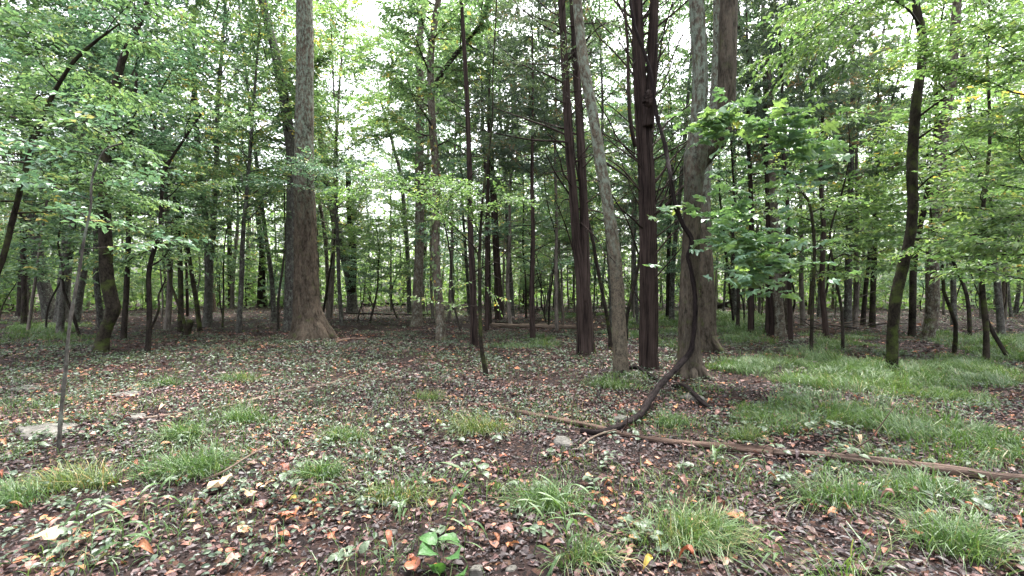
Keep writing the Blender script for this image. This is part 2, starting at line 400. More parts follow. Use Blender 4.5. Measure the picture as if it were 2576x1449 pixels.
def rock_mat():
    m, t = new_mat('pale limestone'); b = NT(t); tc = b.n('ShaderNodeTexCoord')
    n = b.n('ShaderNodeTexNoise', {'Vector': tc.outputs['Object'], 'Scale': 9.0, 'Detail': 8, 'Roughness': .7})
    n2 = b.n('ShaderNodeTexNoise', {'Vector': tc.outputs['Object'], 'Scale': 40.0, 'Detail': 4})
    c = b.ramp(n.outputs[0], [(.32, (.018, .016, .013)), (.48, (.065, .06, .05)), (.72, (.14, .13, .112))])
    bp = b.n('ShaderNodeBump', {'Strength': .5, 'Distance': .01, 'Height': n2.outputs[0]})
    p = b.n('ShaderNodeBsdfPrincipled', {'Base Color': c, 'Roughness': .85, 'Normal': bp.outputs[0]})
    b.n('ShaderNodeOutputMaterial', {0: p.outputs[0]}); return m
M['rock'] = rock_mat()

def ground_mat():
    m, t = new_mat('dark soil with broken leaves'); b = NT(t); tc = b.n('ShaderNodeTexCoord'); P = tc.outputs['Object']
    w = b.n('ShaderNodeTexNoise', {'Vector': P, 'Scale': 6.0, 'Detail': 3})
    pw = b.n('ShaderNodeVectorMath', {0: P, 1: b.n('ShaderNodeVectorMath', {0: w.outputs['Color'], 'Scale': .12}, operation='SCALE').outputs[0]}, operation='ADD').outputs[0]
    v = b.n('ShaderNodeTexVoronoi', {'Vector': pw, 'Scale': 24.0, 'Randomness': 1.0})
    v2 = b.n('ShaderNodeTexVoronoi', {'Vector': pw, 'Scale': 55.0})
    sx = b.n('ShaderNodeSeparateColor', {0: v.outputs['Color']}); sx2 = b.n('ShaderNodeSeparateColor', {0: v2.outputs['Color']})
    big = b.n('ShaderNodeTexNoise', {'Vector': P, 'Scale': .8, 'Detail': 5, 'Roughness': .6})
    c1 = b.ramp(sx.outputs[0], [(0, (.010, .008, .0075)), (.35, (.020, .014, .012)), (.6, (.042, .026, .021)), (.8, (.08, .047, .036)), (.93, (.13, .07, .045)), (1, (.2, .13, .08))])
    c2 = b.ramp(sx2.outputs[1], [(0, (.008, .0065, .006)), (.6, (.021, .015, .013)), (1, (.06, .04, .032))])
    col = b.mix(b.ramp(big.outputs[0], [(.38, (0, 0, 0)), (.62, (1, 1, 1))]), c2, c1)
    bump = b.math('ADD', b.math('MULTIPLY', sx.outputs[2], .6), b.math('MULTIPLY', sx2.outputs[0], .5))
    bp = b.n('ShaderNodeBump', {'Strength': 1.0, 'Distance': .035, 'Height': bump})
    col = b.mix(1.0, col, (.6, .56, .58, 1), 'MULTIPLY')
    p = b.n('ShaderNodeBsdfPrincipled', {'Base Color': col, 'Roughness': .85, 'Specular IOR Level': .12, 'Normal': bp.outputs[0]})
    b.n('ShaderNodeOutputMaterial', {0: p.outputs[0]}); return m
M['ground'] = ground_mat()

# ------------------------------------------------------------------ the ground
def graded(a, n, dens):
    t = np.linspace(-1, 1, n); return np.sinh(t*dens)/np.sinh(dens)*a
gx = graded(420, 240, 5.5); gy = 6+graded(420, 240, 5.5)
GX, GY = np.meshgrid(gx, gy)
nearness = np.exp(-((GX**2+(GY-5)**2)/120))
GZ = terrain(GX, GY)+nearness*.03*(vnoise(np.stack([GX*5, GY*5, GX*0], -1), 3)-.6)
mb = MB(); n = len(gx); i = np.arange(n-1)[:, None]*n; j = np.arange(n-1)[None, :]
mb.add(np.stack([GX, GY, GZ], -1).reshape(-1, 3), np.stack([i+j, i+j+1, i+n+j+1, i+n+j], -1).reshape(-1, 4))
tag(mb.build('ground', M['ground'], smooth=True), 'dark forest soil under a mat of fallen brown leaves', kind='structure')

# ------------------------------------------------------------------ shared tree kinds for the wood behind
def make_kind(kind, seed, thin=1.0):
    """one tree of a kind about its base: returns trunk mesh and crown mesh"""
    r = np.random.default_rng(seed)
    tb, cb = MB(), MB()
    limbs, shoots = [], []
    if kind == 'broad':
        Ht = r.uniform(15, 19); lean = r.normal(0, .035, 2); r0 = r.uniform(.10, .16)
        z = np.linspace(0, Ht, 9); X = np.cumsum(r.normal(0, .1, (9, 2)), 0)
        tr = np.column_stack([lean[0]*z+X[:, 0]*.5, lean[1]*z+X[:, 1]*.5, z, r0*(1-z/Ht*.85)]); tr[0, :2] = 0
        tr = np.vstack([tr[:1]-[0, 0, .25, 0], tr]); tr[0, 3] = r0
        tr = spline(tr, .5); tube(tb, tr, 12, with_flare(d_smooth(seed, .008), .45, .3, seed))
        nlimb = 34; zz = np.linspace(.27, .98, nlimb)*Ht
        for q in range(nlimb):
            i = np.searchsorted(tr[:, 2], zz[q]); i = min(i, len(tr)-1); f = zz[q]/Ht
            az = q*2.4+r.normal(0, .4); L = (3.3*(1-abs(f-.55)*1.1)+.5)*r.uniform(.65, 1.15); up = r.uniform(.1, .75)+.4*f
            limbs.append(wander(tr[i, :3], [math.cos(az), math.sin(az), up], L, max(tr[i, 3]*.35, .012), r, n=6, wig=.2))
        gap, ll, lw, nl, sl = .21, .15, .09, 9, .5
    elif kind == 'pole':
        Ht = r.uniform(9, 13); r0 = r.uniform(.045, .08); lean = r.normal(0, .05, 2)
        z = np.linspace(0, Ht, 8); X = np.cumsum(r.normal(0, .12, (8, 2)), 0)
        tr = np.column_stack([lean[0]*z+X[:, 0]*.6, lean[1]*z+X[:, 1]*.6, z, r0*(1-z/Ht*.85)]); tr[0, :2] = 0
        tr = np.vstack([tr[:1]-[0, 0, .2, 0], tr]); tr = spline(tr, .5); tube(tb, tr, 8, with_flare(d_smooth(seed, .006), .5, .25, seed))
        nlimb = 16; zz = np.linspace(.3, .97, nlimb)*Ht
        for q in range(nlimb):
            i = min(np.searchsorted(tr[:, 2], zz[q]), len(tr)-1)
            az = q*2.4+r.normal(0, .5); L = r.uniform(.8, 2.2); 
            limbs.append(wander(tr[i, :3], [math.cos(az), math.sin(az), r.uniform(.1, .7)], L, max(tr[i, 3]*.35, .008), r, n=5, wig=.22))
        gap, ll, lw, nl, sl = .2, .13, .078, 9, .45
    elif kind == 'sapling':
        Ht = r.uniform(3.2, 5.5); r0 = r.uniform(.022, .04); lean = r.normal(0, .12, 2)
        z = np.linspace(0, Ht, 7); X = np.cumsum(r.normal(0, .09, (7, 2)), 0)
        tr = np.column_stack([lean[0]*z+X[:, 0], lean[1]*z+X[:, 1], z, r0*(1-z/Ht*.8)]); tr[0, :2] = 0
        tr = np.vstack([tr[:1]-[0, 0, .1, 0], tr]); tr = spline(tr, .3); tube(tb, tr, 7)
        nlimb = 17; zz = np.linspace(.36, .98, nlimb)*Ht
        for q in range(nlimb):
            i = min(np.searchsorted(tr[:, 2], zz[q]), len(tr)-1)
            az = q*2.4+r.normal(0, .4); L = r.uniform(.6, 1.7)*(1.25-zz[q]/Ht*.6)
            limbs.append(wander(tr[i, :3], [math.cos(az), math.sin(az), r.uniform(.0, .5)], L, max(tr[i, 3]*.45, .005), r, n=5, wig=.16))
        gap, ll, lw, nl, sl = .15, .1, .06, 9, .38
    elif kind == 'cedar':
        Ht = r.uniform(10, 14); r0 = r.uniform(.065, .11); lean = r.normal(0, .02, 2)
        z = np.linspace(0, Ht, 8); X = np.cumsum(r.normal(0, .05, (8, 2)), 0)
        tr = np.column_stack([lean[0]*z+X[:, 0], lean[1]*z+X[:, 1], z, r0*(1-z/Ht*.9)]); tr[0, :2] = 0
        tr = np.vstack([tr[:1]-[0, 0, .2, 0], tr]); tr = spline(tr, .4); tube(tb, tr, 10, d_cedar(seed, .004, .13))
        nlimb = 54; zz = np.linspace(.1, .98, nlimb)*Ht; live = []
        for q in range(nlimb):
            i = min(np.searchsorted(tr[:, 2], zz[q]), len(tr)-1); f = zz[q]/Ht
            az = q*2.4+r.normal(0, .5); L = (r.uniform(.5, 1.7) if f < .4 else 2.5*(1.12-f)+.3)*r.uniform(.7, 1.2)
            w = wander(tr[i, :3], [math.cos(az), math.sin(az), r.uniform(.1, .7)], L, max(tr[i, 3]*.22, .006), r, n=5, wig=.17)
            (live if f > .42 else shoots).append(w)
            if f <= .42:
                for b2 in branch_out(w, r, .3, .3, n=3): shoots.append(b2)
        for w in shoots: tube(tb, w, 4)
        subs = []
        for w in live:
            tube(tb, w, 4); subs += branch_out(w, r, .2, .3, lf=(.25, .45), n=3)
        for w in subs: tube(tb, w, 3)
        P, H = anchors(live+subs, .17, r, .12)
        cedar_sprays(cb, P, H, r.uniform(.3, .55, len(P)), r, nl=15, ll=.16, lw=.036)
        return tb.mesh('trunk', None, True), cb.mesh('crown', M['leaf_cedar'])
    subs = []
    for w in limbs:
        tube(tb, w, 5); subs += branch_out(w, r, .22, gap*1.25, lf=(.25, .5), n=3)
    for w in subs: tube(tb, w, 3)
    P, H = anchors(limbs+subs, gap*thin, r, .25)
    ztint = np.clip(.42+.25*r.normal(0, 1, len(P)), 0, .97)
    sprays(cb, P, H, r.uniform(sl*.7, sl*1.3, len(P)), r, nl=nl, ll=ll, lw=lw, tint=ztint, jit=.4)
    return tb.mesh('trunk', None, True), cb.mesh('crown', None)

THIN = [make_kind('broad', 11+i, 3.0)[1] for i in range(5)]
KINDS = {'broad': [make_kind('broad', 11+i) for i in range(5)], 'pole': [make_kind('pole', 31+i, 1.35) for i in range(4)],
         'sapling': [make_kind('sapling', 51+i) for i in range(5)], 'cedar': [make_kind('cedar', 71+i) for i in range(4)]}
def slot(o, mat):
    if not o.data.materials: o.data.materials.append(None)
    o.material_slots[0].link = 'OBJECT'; o.material_slots[0].material = mat

LANDMARKS = [(-500, 'the frame edge'), (255, 'the bent tree'), (478, 'the leaning pair'), (785, 'the massive tree'), (1080, 'the pale pair'),
             (1200, 'the upright cedar'), (1470, 'the fluted cedar'), (1631, 'the burled cedar'), (1775, 'the forked tree'), (1950, 'the two-toned trunk'),
             (2244, 'the curving trunk'), (2480, 'the crooked stem'), (3200, 'the frame edge')]
def zone(px):
    for (a, na), (b, nb) in zip(LANDMARKS, LANDMARKS[1:]):
        if a <= px < b:
            na, nb = na.replace('the ', ''), nb.replace('the ', ''); return f'between {na} and {nb}' if 'frame' not in na+nb else ('beyond the ' + (nb if 'frame' in na else na))
    return 'far to the side'

def plant(kind, var, pos, rz, sc, tmat, cmat, name, label, cat, group):
    tm, cm = KINDS[kind][var % len(KINDS[kind])]
    e = empty(name, pos, rz); e.scale = (sc, sc, sc)
    t = link_mesh('trunk', tm, e); slot(t, M[tmat])
    c = link_mesh('crown', cm, e); slot(c, M[cmat])
    tag(e, label, cat, group); return e

# ------------------------------------------------------------------ the trees of the foreground and middle ground, one by one
TRUNK = {}
FIXED = []                                     # (x, y, radius) already taken
def tree(name, label, cat, base, pts, bark, disp, nseg=16, step=.15, flare=.25, fh=.25, group=None, lobes=5, depth=None, dd=0.0, grow=True):
    """base: pixel of the foot; pts: (px, py, half width px) up the stem; dd: how far the stem leans away per metre of height"""
    b = gnd(*base); d = b[1] if depth is None else depth
    if depth is not None: b = np.array([(base[0]-CX)/FPX*d, d, 0.0]); b[2] = terrain(b[0], b[1])
    e = empty(name, b); tag(e, label, cat, group)
    rows = []
    for (px, py, hw) in pts:
        z = CAM_H-(py-HY)/FPX*d; q = d+dd*max(z, 0); rows.append([*at(px, py, q), hw/FPX*q])
    rows = np.array(rows)
    if grow and rows[-1, 3]*FPX/d > 2.0 and pts[-1][1] > -60:          # the stem goes on tapering above what was measured
        p, v = rows[-1].copy(), norm(rows[-1, :3]-rows[-2, :3]); rr_ = np.random.default_rng(len(label)); zt = max(p[2]+1.5, min(CAM_H+.68*d+1, 17)); nst = 5; dz = (zt-p[2])/nst
        for q in range(nst):
            v = norm(v+rr_.normal(0, .07, 3)+[0, 0, .12]); p = p+np.array([*(v*dz/max(v[2], .3)), 0]); p[3] = rows[-1, 3] if q == 0 else p[3]; p[3] = max(rows[-1, 3]*.8, .012); rows = np.vstack([rows, p])
    foot = rows[:1].copy(); foot[0, :3] = [b[0], b[1], b[2]-.18]; foot[0, 3] = rows[0, 3]
    rows = np.vstack([foot, rows[rows[:, 2] > b[2]+.05]])
    P = spline(rows, step); W = P.copy(); P[:, :3] -= b
    mb = MB(); s = hash_seed(label)
    f = disp(s)
    tube(mb, P, nseg, with_flare(f, flare, fh, s, lobes) if flare else f)
    TRUNK[e.name] = mb.build('trunk', M[bark], e, True)
    FIXED.append((b[0], b[1], 1.3)); e['_b'] = tuple(b)
    return e, W
def hash_seed(s): return sum((i+1)*ord(c) for i, c in enumerate(s)) % 97

def fork(e, pts, bark, disp, nseg=14, step=.15, name='limb'):
    """a limb through (px, py, half width px, depth)"""
    b = np.array(e['_b'])
    P = spline(np.array([[*at(px, py, d), hw/FPX*d] for px, py, hw, d in pts]), step); W = P.copy(); P[:, :3] -= b
    mb = MB(); tube(mb, P, nseg, disp(hash_seed(bark)+len(P)) if disp else None); mb.build(name, M[bark], TRUNK[e.name] if name != 'limb' else e, True); return W

def fol(e, lines, leaf='leaf', bark='twig', r=None, gap=.2, sl=.4, nl=9, ll=.09, lw=.05, shoots=True, sub=.3, lf=(.25, .5), hi=False, tint=(.45, .22), f0=.2, jit=.35, droop=.2, build_lines=True, name='limb'):
    """limbs with side shoots, twigs and leaves, given in world coordinates, as parts of the tree"""
    b = np.array(e['_b']); tw, cb = MB(), MB(); subs = []; gap *= .62; sub *= .75; ll *= 1.08; lw *= 1.12
    for ln in lines:
        if build_lines:
            m2 = MB(); L2 = spline(ln, .12); L2[:, :3] -= b; tube(m2, L2, 6); m2.build(name, M[bark], e, True)
        if shoots: subs += branch_out(ln, r, f0, sub, lf=lf)
    for s in subs:
        q = s.copy(); q[:, :3] -= b; tube(tw, q, 4)
    P, H = anchors(list(lines)+subs, gap, r, f0)
    tn = np.clip(r.normal(tint[0], tint[1], len(P)), 0, .98)
    sprays(cb, P-b, H, r.uniform(sl*.7, sl*1.25, len(P)), r, nl=nl, ll=ll, lw=lw, twig=tw, hi=hi, tint=tn, jit=jit, droop=droop)
    t = tw.build('twigs', M[bark], e); t['kind'] = 'stuff'
    cb.build('crown', M[leaf], e)
    return subs

def limbs_along(W, r, z0, z1, n, L, up=(.05, .5), az=None, rf=.3, wig=.17, rmax=.03, nseg=6):
    """limb polylines leaving a stem (world rows) between two heights"""
    out = []
    for q in range(n):
        z = z0+(z1-z0)*(q+r.uniform(-.3, .3))/max(n-1, 1); i = int(np.argmin(np.abs(W[:, 2]-z)))
        a = q*2.4+r.normal(0, .4) if az is None else r.uniform(*az)
        out.append(wander(W[i, :3], [math.cos(a), math.sin(a), r.uniform(*up)], r.uniform(*L), min(max(W[i, 3]*rf, .005), rmax), r, n=nseg, wig=wig))
    return out

def top_up(e, W, var, sc, cmat='leaf', tmat='oak', rz=0.0):
    """the part of a tall tree above: the stem goes on and carries the high crown"""
    b = np.array(e['_b']); p = W[-1, :3]-b
    tm, cm = KINDS['broad'][var % 5][0], THIN[var % 5]
    h = W[-1, 3]/.16
    t = link_mesh('upper_trunk', tm, e, p-[0, 0, .2], (0, 0, rz), (sc*max(h, .7), sc*max(h, .7), sc)); slot(t, M[tmat])
    c = link_mesh('crown', cm, e, p-[0, 0, .2], (0, 0, rz), sc); slot(c, M[cmat])

def dead_limbs(e, limbs, r, bark='cedar', sub=.35, twigmat='twig', lf=(.25, .5), tips=True):
    """bare branches: each a part, with their fine twigs"""
    b = np.array(e['_b']); tw = MB()
    for ln in limbs:
        m2 = MB(); q = spline(ln, .15); q[:, :3] -= b; tube(m2, q, 6); m2.build('dead_limb', M[bark], e, True)
        for s in branch_out(ln, r, .25, sub, lf=lf, r0f=.4, rise=.12):
            q = s.copy(); q[:, :3] -= b; tube(tw, q, 4)
            for s2 in branch_out(s, r, .3, sub*.7, lf=(.3, .5), r0f=.5, n=3):
                q = s2.copy(); q[:, :3] -= b; tube(tw, q, 3)
    if tw.n: tw.build('twigs', M[twigmat], e)['kind'] = 'stuff'

R1 = np.random.default_rng(101)

# --- the massive tree
big, Wb = tree('massive_tree', 'massive tree with flared base, brown below and lichen-grey above', 'tree', (783, 851),
    [(784, 845, 45), (777, 800, 34), (772, 760, 31), (770, 700, 28.5), (768, 600, 26), (766, 500, 24.5), (765, 400, 22), (766, 300, 20.5), (767, 200, 19.5), (767, 100, 19), (766, 0, 18), (766, -150, 20), (764, -260, 20)],
    'oak', lambda s: d_oak(s, .03), nseg=72, step=.07, flare=.5, fh=.36, lobes=7)
# buttress root to the right and the loose shaggy strip of bark on the left flank
fork(big, [(800, 790, 14, 14.9), (818, 830, 13, 14.8), (838, 850, 9, 14.8), (852, 862, 4, 14.8)], 'oak', lambda s: d_oak(s, .012), 14, .08, 'root')
fork(big, [(746, 846, 9, 14.8), (743, 790, 8, 14.75), (742, 700, 7, 14.75), (742, 600, 6.5, 14.75), (742, 520, 6, 14.75), (743, 440, 5, 14.8)], 'grey', lambda s: d_oak(s, .03), 16, .07, 'bark_strip')
fol(big, [spline(np.array([[*at(px, py, d), w] for px, py, d, w in q]), .3) for q in (
    [(790, 462, 14.7, .02), (800, 440, 14.2, .014), (830, 432, 13.6, .009), (880, 425, 13.0, .005)], [(740, 462, 14.7, .018), (700, 458, 14.2, .012), (650, 462, 13.6, .006)],
    [(775, 470, 14.6, .016), (770, 430, 14.0, .012), (740, 405, 13.4, .006)], [(788, 470, 14.6, .014), (800, 480, 14.2, .008), (840, 470, 13.7, .004)])],
    'leaf_cool', r=R1, gap=.13, sl=.32, nl=9, ll=.08, lw=.045, lf=(.35, .6), sub=.22)
top_up(big, Wb, 0, .62, tmat='oak')

twin, Wt = tree('pale_leaning_tree', 'pale shaggy trunk leaning away from behind the massive tree', 'tree', (731, 820),
    [(731, 815, 16), (732, 700, 14), (735, 550, 13), (734, 400, 12), (722, 300, 12), (710, 220, 11), (690, 120, 10), (668, 40, 9), (650, -60, 9)], 'grey', lambda s: d_oak(s, .02), 24, .12, depth=17.5)
fol(twin, limbs_along(Wt, R1, 6.5, 10, 9, (1.2, 2.6)), 'leaf', r=R1, gap=.2, sl=.42, ll=.11, lw=.065)
top_up(twin, Wt, 1, .6, tmat='grey')

# --- left side
bent, Wn = tree('bent_tree', 'dark trunk with a knee-like bend just above its foot', 'tree', (254, 884),
    [(254, 880, 15.5), (262, 840, 13.5), (280, 795, 13.5), (285, 775, 14.5), (277, 740, 14.5), (268, 690, 14), (266, 620, 13.5), (263, 540, 12.5), (264, 450, 12), (266, 380, 11), (275, 300, 11), (290, 220, 9), (312, 140, 7), (350, 60, 5), (380, -20, 4)],
    'mossy', lambda s: d_oak(s, .010), 26, .07, .22, .2)
lb = limbs_along(Wn, R1, 3.6, 8, 12, (1.2, 2.8))
lb += [spline(np.array([[*at(px, py, d), w] for px, py, d, w in q]), .3) for q in ([(268, 390, 11.9, .04), (330, 330, 11.6, .025), (390, 250, 11.2, .015), (440, 165, 10.8, .008)],)]
fol(bent, lb, 'leaf_cool', 'mossy', R1, gap=.19, sl=.4, nl=9, ll=.10, lw=.055)

arch, Wa = tree('arching_sapling', 'slim sapling arching up into a leafy canopy from behind the frame edge', 'sapling', (-95, 985),
    [(-95, 975, 8), (-60, 840, 7.5), (-20, 720, 7), (10, 640, 6.5), (40, 520, 6), (80, 370, 5.5), (105, 300, 5), (135, 235, 4.5), (185, 155, 4), (240, 105, 3), (300, 60, 2)], 'mossy', lambda s: d_smooth(s, .004), 14, .1, .2, .12, grow=False)
la = limbs_along(Wa, R1, 2.6, 6.0, 17, (.9, 2.2), up=(-.05, .35), rf=.45)
fol(arch, la, 'leaf', 'mossy', R1, gap=.14, sl=.36, nl=10, ll=.088, lw=.05, hi=False, sub=.24)

near, Wr = tree('near_sapling', 'slim pale sapling rising from leaf litter beside a flat rock', 'sapling', (146, 1138),
    [(146, 1130, 5.2), (152, 1060, 4.4), (160, 980, 4.2), (166, 920, 4), (175, 820, 3.6), (188, 740, 3.2), (200, 680, 3), (212, 600, 2.7), (228, 520, 2.4), (232, 450, 2.2), (262, 380, 2), (310, 360, 2)], 'grey', lambda s: d_smooth(s, .003), 14, .06, .25, .08, grow=False)
fol(near, limbs_along(Wr, R1, 1.9, 3.0, 6, (.4, .95), up=(.1, .5), rf=.35), 'leaf_cool', r=R1, gap=.15, sl=.28, nl=8, ll=.07, lw=.04)

for k, (bp, pts, lab) in enumerate([
    ((127, 800), [(127, 796, 15), (118, 750, 14), (108, 710, 13), (96, 655, 12), (84, 560, 11), (70, 440, 9), (60, 250, 7)], 'thick grey stem leaning outward in the clump beyond the grass patch'),
    ((155, 806), [(155, 803, 14), (160, 730, 13), (168, 640, 12), (175, 520, 10), (182, 380, 8), (185, 200, 7)], 'upright middle stem of the grey clump beyond the grass patch'),
    ((189, 811), [(189, 806, 11), (198, 740, 10), (211, 660, 9), (222, 560, 8), (236, 420, 7), (255, 250, 6)], 'slanting stem of the grey clump closest to the bent dark tree'),
    ((56, 795), [(56, 792, 11), (59, 700, 10), (62, 600, 9), (60, 450, 8), (66, 250, 7)], 'straight dark trunk standing alone beside the grey clump')]):
    e, W = tree('clump_stem' if k < 3 else 'dark_tree', lab, 'tree', bp, pts, 'grey' if k < 3 else 'dark', lambda s: d_oak(s, .012), 14, .25, .25, .3, 'stems of the grey clump' if k < 3 else None)
    fol(e, limbs_along(W, R1, 4.5, 12, 9, (1.4, 3.0)), 'leaf', r=R1, gap=.3, sl=.5, nl=8, ll=.13, lw=.075, sub=.45)

e, W = tree('crooked_sapling', 'thin dark sapling with a side shoot standing past the bent tree', 'sapling', (372, 884),
    [(372, 880, 7), (376, 800, 6), (375, 740, 6), (374, 690, 5.5), (384, 640, 5), (400, 590, 4.5), (408, 480, 4), (412, 435, 4), (430, 400, 3.5), (460, 355, 3), (490, 310, 2.6), (517, 270, 2)], 'dark', lambda s: d_smooth(s, .004), 10, .12, .2, .1, grow=False)
fork(e, [(374, 838, 3.5, 11.6), (392, 800, 3, 11.5), (401, 770, 2.5, 11.4), (399, 745, 2.2, 11.4), (418, 700, 1.5, 11.3)], 'dark', None, 6, .1)
fol(e, limbs_along(W, R1, 2.2, 6.0, 13, (.7, 1.7), rf=.5), 'leaf', r=R1, gap=.16, sl=.36, nl=9, ll=.09, lw=.052)

for k, (bp, pts, lab) in enumerate([
    ((454, 832), [(454, 828, 7), (455, 740, 6), (452, 640, 5.5), (444, 540, 5), (438, 490, 4.5), (425, 440, 4), (405, 370, 3)], 'slender mossy stem, the more upright of a leaning pair'),
    ((502, 831), [(502, 826, 6), (494, 760, 5.5), (484, 700, 5), (474, 635, 4.6), (462, 570, 4.4), (450, 515, 4), (456, 440, 3.6), (470, 360, 3)], 'slender mossy stem slanting toward its upright neighbour')]):
    e, W = tree('slender_tree', lab, 'tree', bp, pts, 'mossy', lambda s: d_smooth(s, .005), 10, .2, .2, .15, 'pair of slender leaning stems')
    fol(e, limbs_along(W, R1, 3.5, 7.2, 12, (.8, 2.2), rf=.5), 'leaf', r=R1, gap=.2, sl=.42, nl=9, ll=.105, lw=.06)

def stem(name, label, base, pts, bark='dark', cat='tree', leaf=None, z=(4, 9), nl=9, Ls=(.8, 2), dead=0, ll=.11, nseg=10, disp=None, group=None, gap=.24, dz=(1.5, 6), depth=None):
    e, W = tree(name, label, cat, base, pts, bark, disp or (lambda s: d_smooth(s, .006)), nseg, .12, .5, .22, group, depth=depth)
    if leaf: fol(e, limbs_along(W, R1, z[0], z[1], nl, Ls, rf=.4), leaf, r=R1, gap=gap, sl=.42, nl=8, ll=ll, lw=ll*.58)
    if dead: dead_limbs(e, limbs_along(W, R1, dz[0], dz[1], dead, (.4, 1.4), up=(.05, .7), rf=.2), R1, bark, .3)
    return e, W
cd_ = lambda s: d_cedar(s, .005, .14)
stem('grey_tree', 'straight grey-green trunk midway toward the massive tree', (522, 810), [(522, 806, 10), (525, 720, 9), (524, 640, 9), (518, 560, 8), (508, 480, 7.5), (500, 400, 7), (492, 280, 6), (486, 120, 5)], 'grey', leaf='leaf', z=(5, 13))
stem('thin_cedar', 'thin straight dark cedar with stubby dead twigs', (580, 774), [(580, 772, 6), (578, 650, 5.5), (576, 500, 5), (575, 380, 4), (574, 250, 3)], 'cedar', 'cedar', dead=14, disp=cd_, dz=(3, 13))
stem('thin_cedar', 'dark cedar, slimmer of two standing close beyond the massive tree', (623, 766), [(623, 764, 7), (624, 640, 6), (627, 500, 5), (628, 380, 4)], 'cedar', 'cedar', dead=12, disp=cd_, dz=(4, 15))
stem('thin_cedar', 'dark cedar with several stems, stouter of two beyond the massive tree', (657, 774), [(657, 772, 10), (658, 700, 9), (660, 640, 7), (650, 540, 6), (645, 420, 4)], 'cedar', 'cedar', dead=14, disp=cd_, dz=(3, 13))
e, W = stem('leaning_tree', 'grey forked trunk leaning toward the massive tree', (886, 789), [(886, 785, 14), (885, 740, 12), (878, 690, 12), (866, 640, 12), (850, 580, 11), (834, 510, 9), (818, 440, 8), (806, 340, 6)], 'grey', leaf='leaf', z=(9, 15), nl=8, Ls=(1, 3), disp=lambda s: d_oak(s, .02), nseg=16, ll=.14)
fork(e, [(884, 735, 10, 31.5), (888, 660, 9, 31.5), (884, 590, 8, 31.5), (878, 500, 7, 31.5), (876, 420, 5, 31.5)], 'dark', lambda s: d_oak(s, .015), 10, .3)
stem('thin_tree', 'thin tan trunk just beside the flared base of the massive tree', (826, 797), [(826, 794, 5), (824, 700, 4.5), (818, 600, 4.5), (806, 520, 4), (795, 450, 3.5)], 'pale', leaf='leaf', z=(5, 11), nl=6)
stem('thin_tree', 'slim pale trunk leaning alone across the sky gap', (1030, 772), [(1030, 770, 6), (1026, 650, 5.5), (1018, 540, 5), (1008, 440, 4.6), (990, 370, 4), (968, 290, 3.4), (955, 240, 2.6)], 'grey', leaf='leaf', z=(12, 22), nl=10, Ls=(1.2, 2.6), ll=.17, gap=.4, depth=32)
stem('thin_tree', 'thin grey trunk tilting behind the tan one by the massive tree', (851, 764), [(851, 762, 5), (840, 690, 5), (829, 620, 5), (818, 540, 4), (808, 470, 4)], 'grey')

# --- centre
e, W = tree('pale_tree', 'straight pale trunk, farther of two with mottled bark', 'tree', (1048, 822),
    [(1048, 818, 14), (1050, 760, 12.5), (1054, 650, 11.5), (1056, 540, 11), (1055, 425, 10.5), (1057, 275, 10), (1056, 180, 9.5), (1055, 100, 9), (1068, 0, 8), (1078, -80, 7)], 'pale', lambda s: d_oak(s, .012), 20, .12, .3, .25, 'pair of straight pale trunks')
fol(e, limbs_along(W, R1, 7.0, 14, 18, (1.2, 2.8)), 'leaf', r=R1, gap=.22, sl=.42, ll=.12, lw=.072)
e, W11 = tree('pale_tree', 'straight pale trunk, nearer of two, forking high up with creeper leaves', 'tree', (1109, 860),
    [(1109, 855, 12.5), (1107, 800, 11), (1101, 720, 10.5), (1096, 640, 10), (1097, 540, 10), (1097, 425, 9.5), (1088, 320, 9), (1083, 200, 8.5), (1085, 120, 8), (1096, 40, 7.5), (1110, -40, 7)], 'pale', lambda s: d_oak(s, .012), 20, .1, .3, .22, 'pair of straight pale trunks')
l1 = fork(e, [(1090, 225, 6, 13.8), (1105, 195, 6, 13.8), (1140, 145, 5.5, 13.7), (1180, 95, 5, 13.6), (1210, 60, 4.6, 13.5), (1228, -10, 4, 13.5)], 'dark', lambda s: d_smooth(s, .005), 10, .12)
l2 = fork(e, [(1086, 120, 5, 13.8), (1065, 60, 4, 13.6), (1040, 10, 3, 13.4), (1020, -40, 2.5, 13.2)], 'dark', None, 8, .12)
fol(e, [l1[6:], l2[3:]]+limbs_along(W11, R1, 5.8, 10.5, 16, (1.0, 2.4)), 'leaf', r=R1, gap=.18, sl=.4, ll=.12, lw=.072, build_lines=True)
# creeper leaves hugging its stem
cb = MB(); q = W11[(W11[:, 2] > 1.2) & (W11[:, 2] < 6.5)]; ii = R1.integers(0, len(q), 150); aa = R1.uniform(-3.6, .5, 150)
cb_p = q[ii, :3]+np.column_stack([np.cos(aa), np.sin(aa), aa*0])*(q[ii, 3]+.03)[:, None]-np.array(e['_b'])
leaf_faces(cb, cb_p, np.column_stack([np.cos(aa)*.5, np.sin(aa)*.5, -np.ones(150)])+R1.normal(0, .3, (150, 3)), np.column_stack([np.cos(aa), np.sin(aa), aa*0+.4])+R1.normal(0, .3, (150, 3)), R1.uniform(.08, .14, 150), R1.uniform(.06, .11, 150), np.where(R1.random(150) < .13, 1.0, R1.uniform(.2, .75, 150)), hi=True)
cb.build('creeper_leaves', M['leaf_warm'], e)

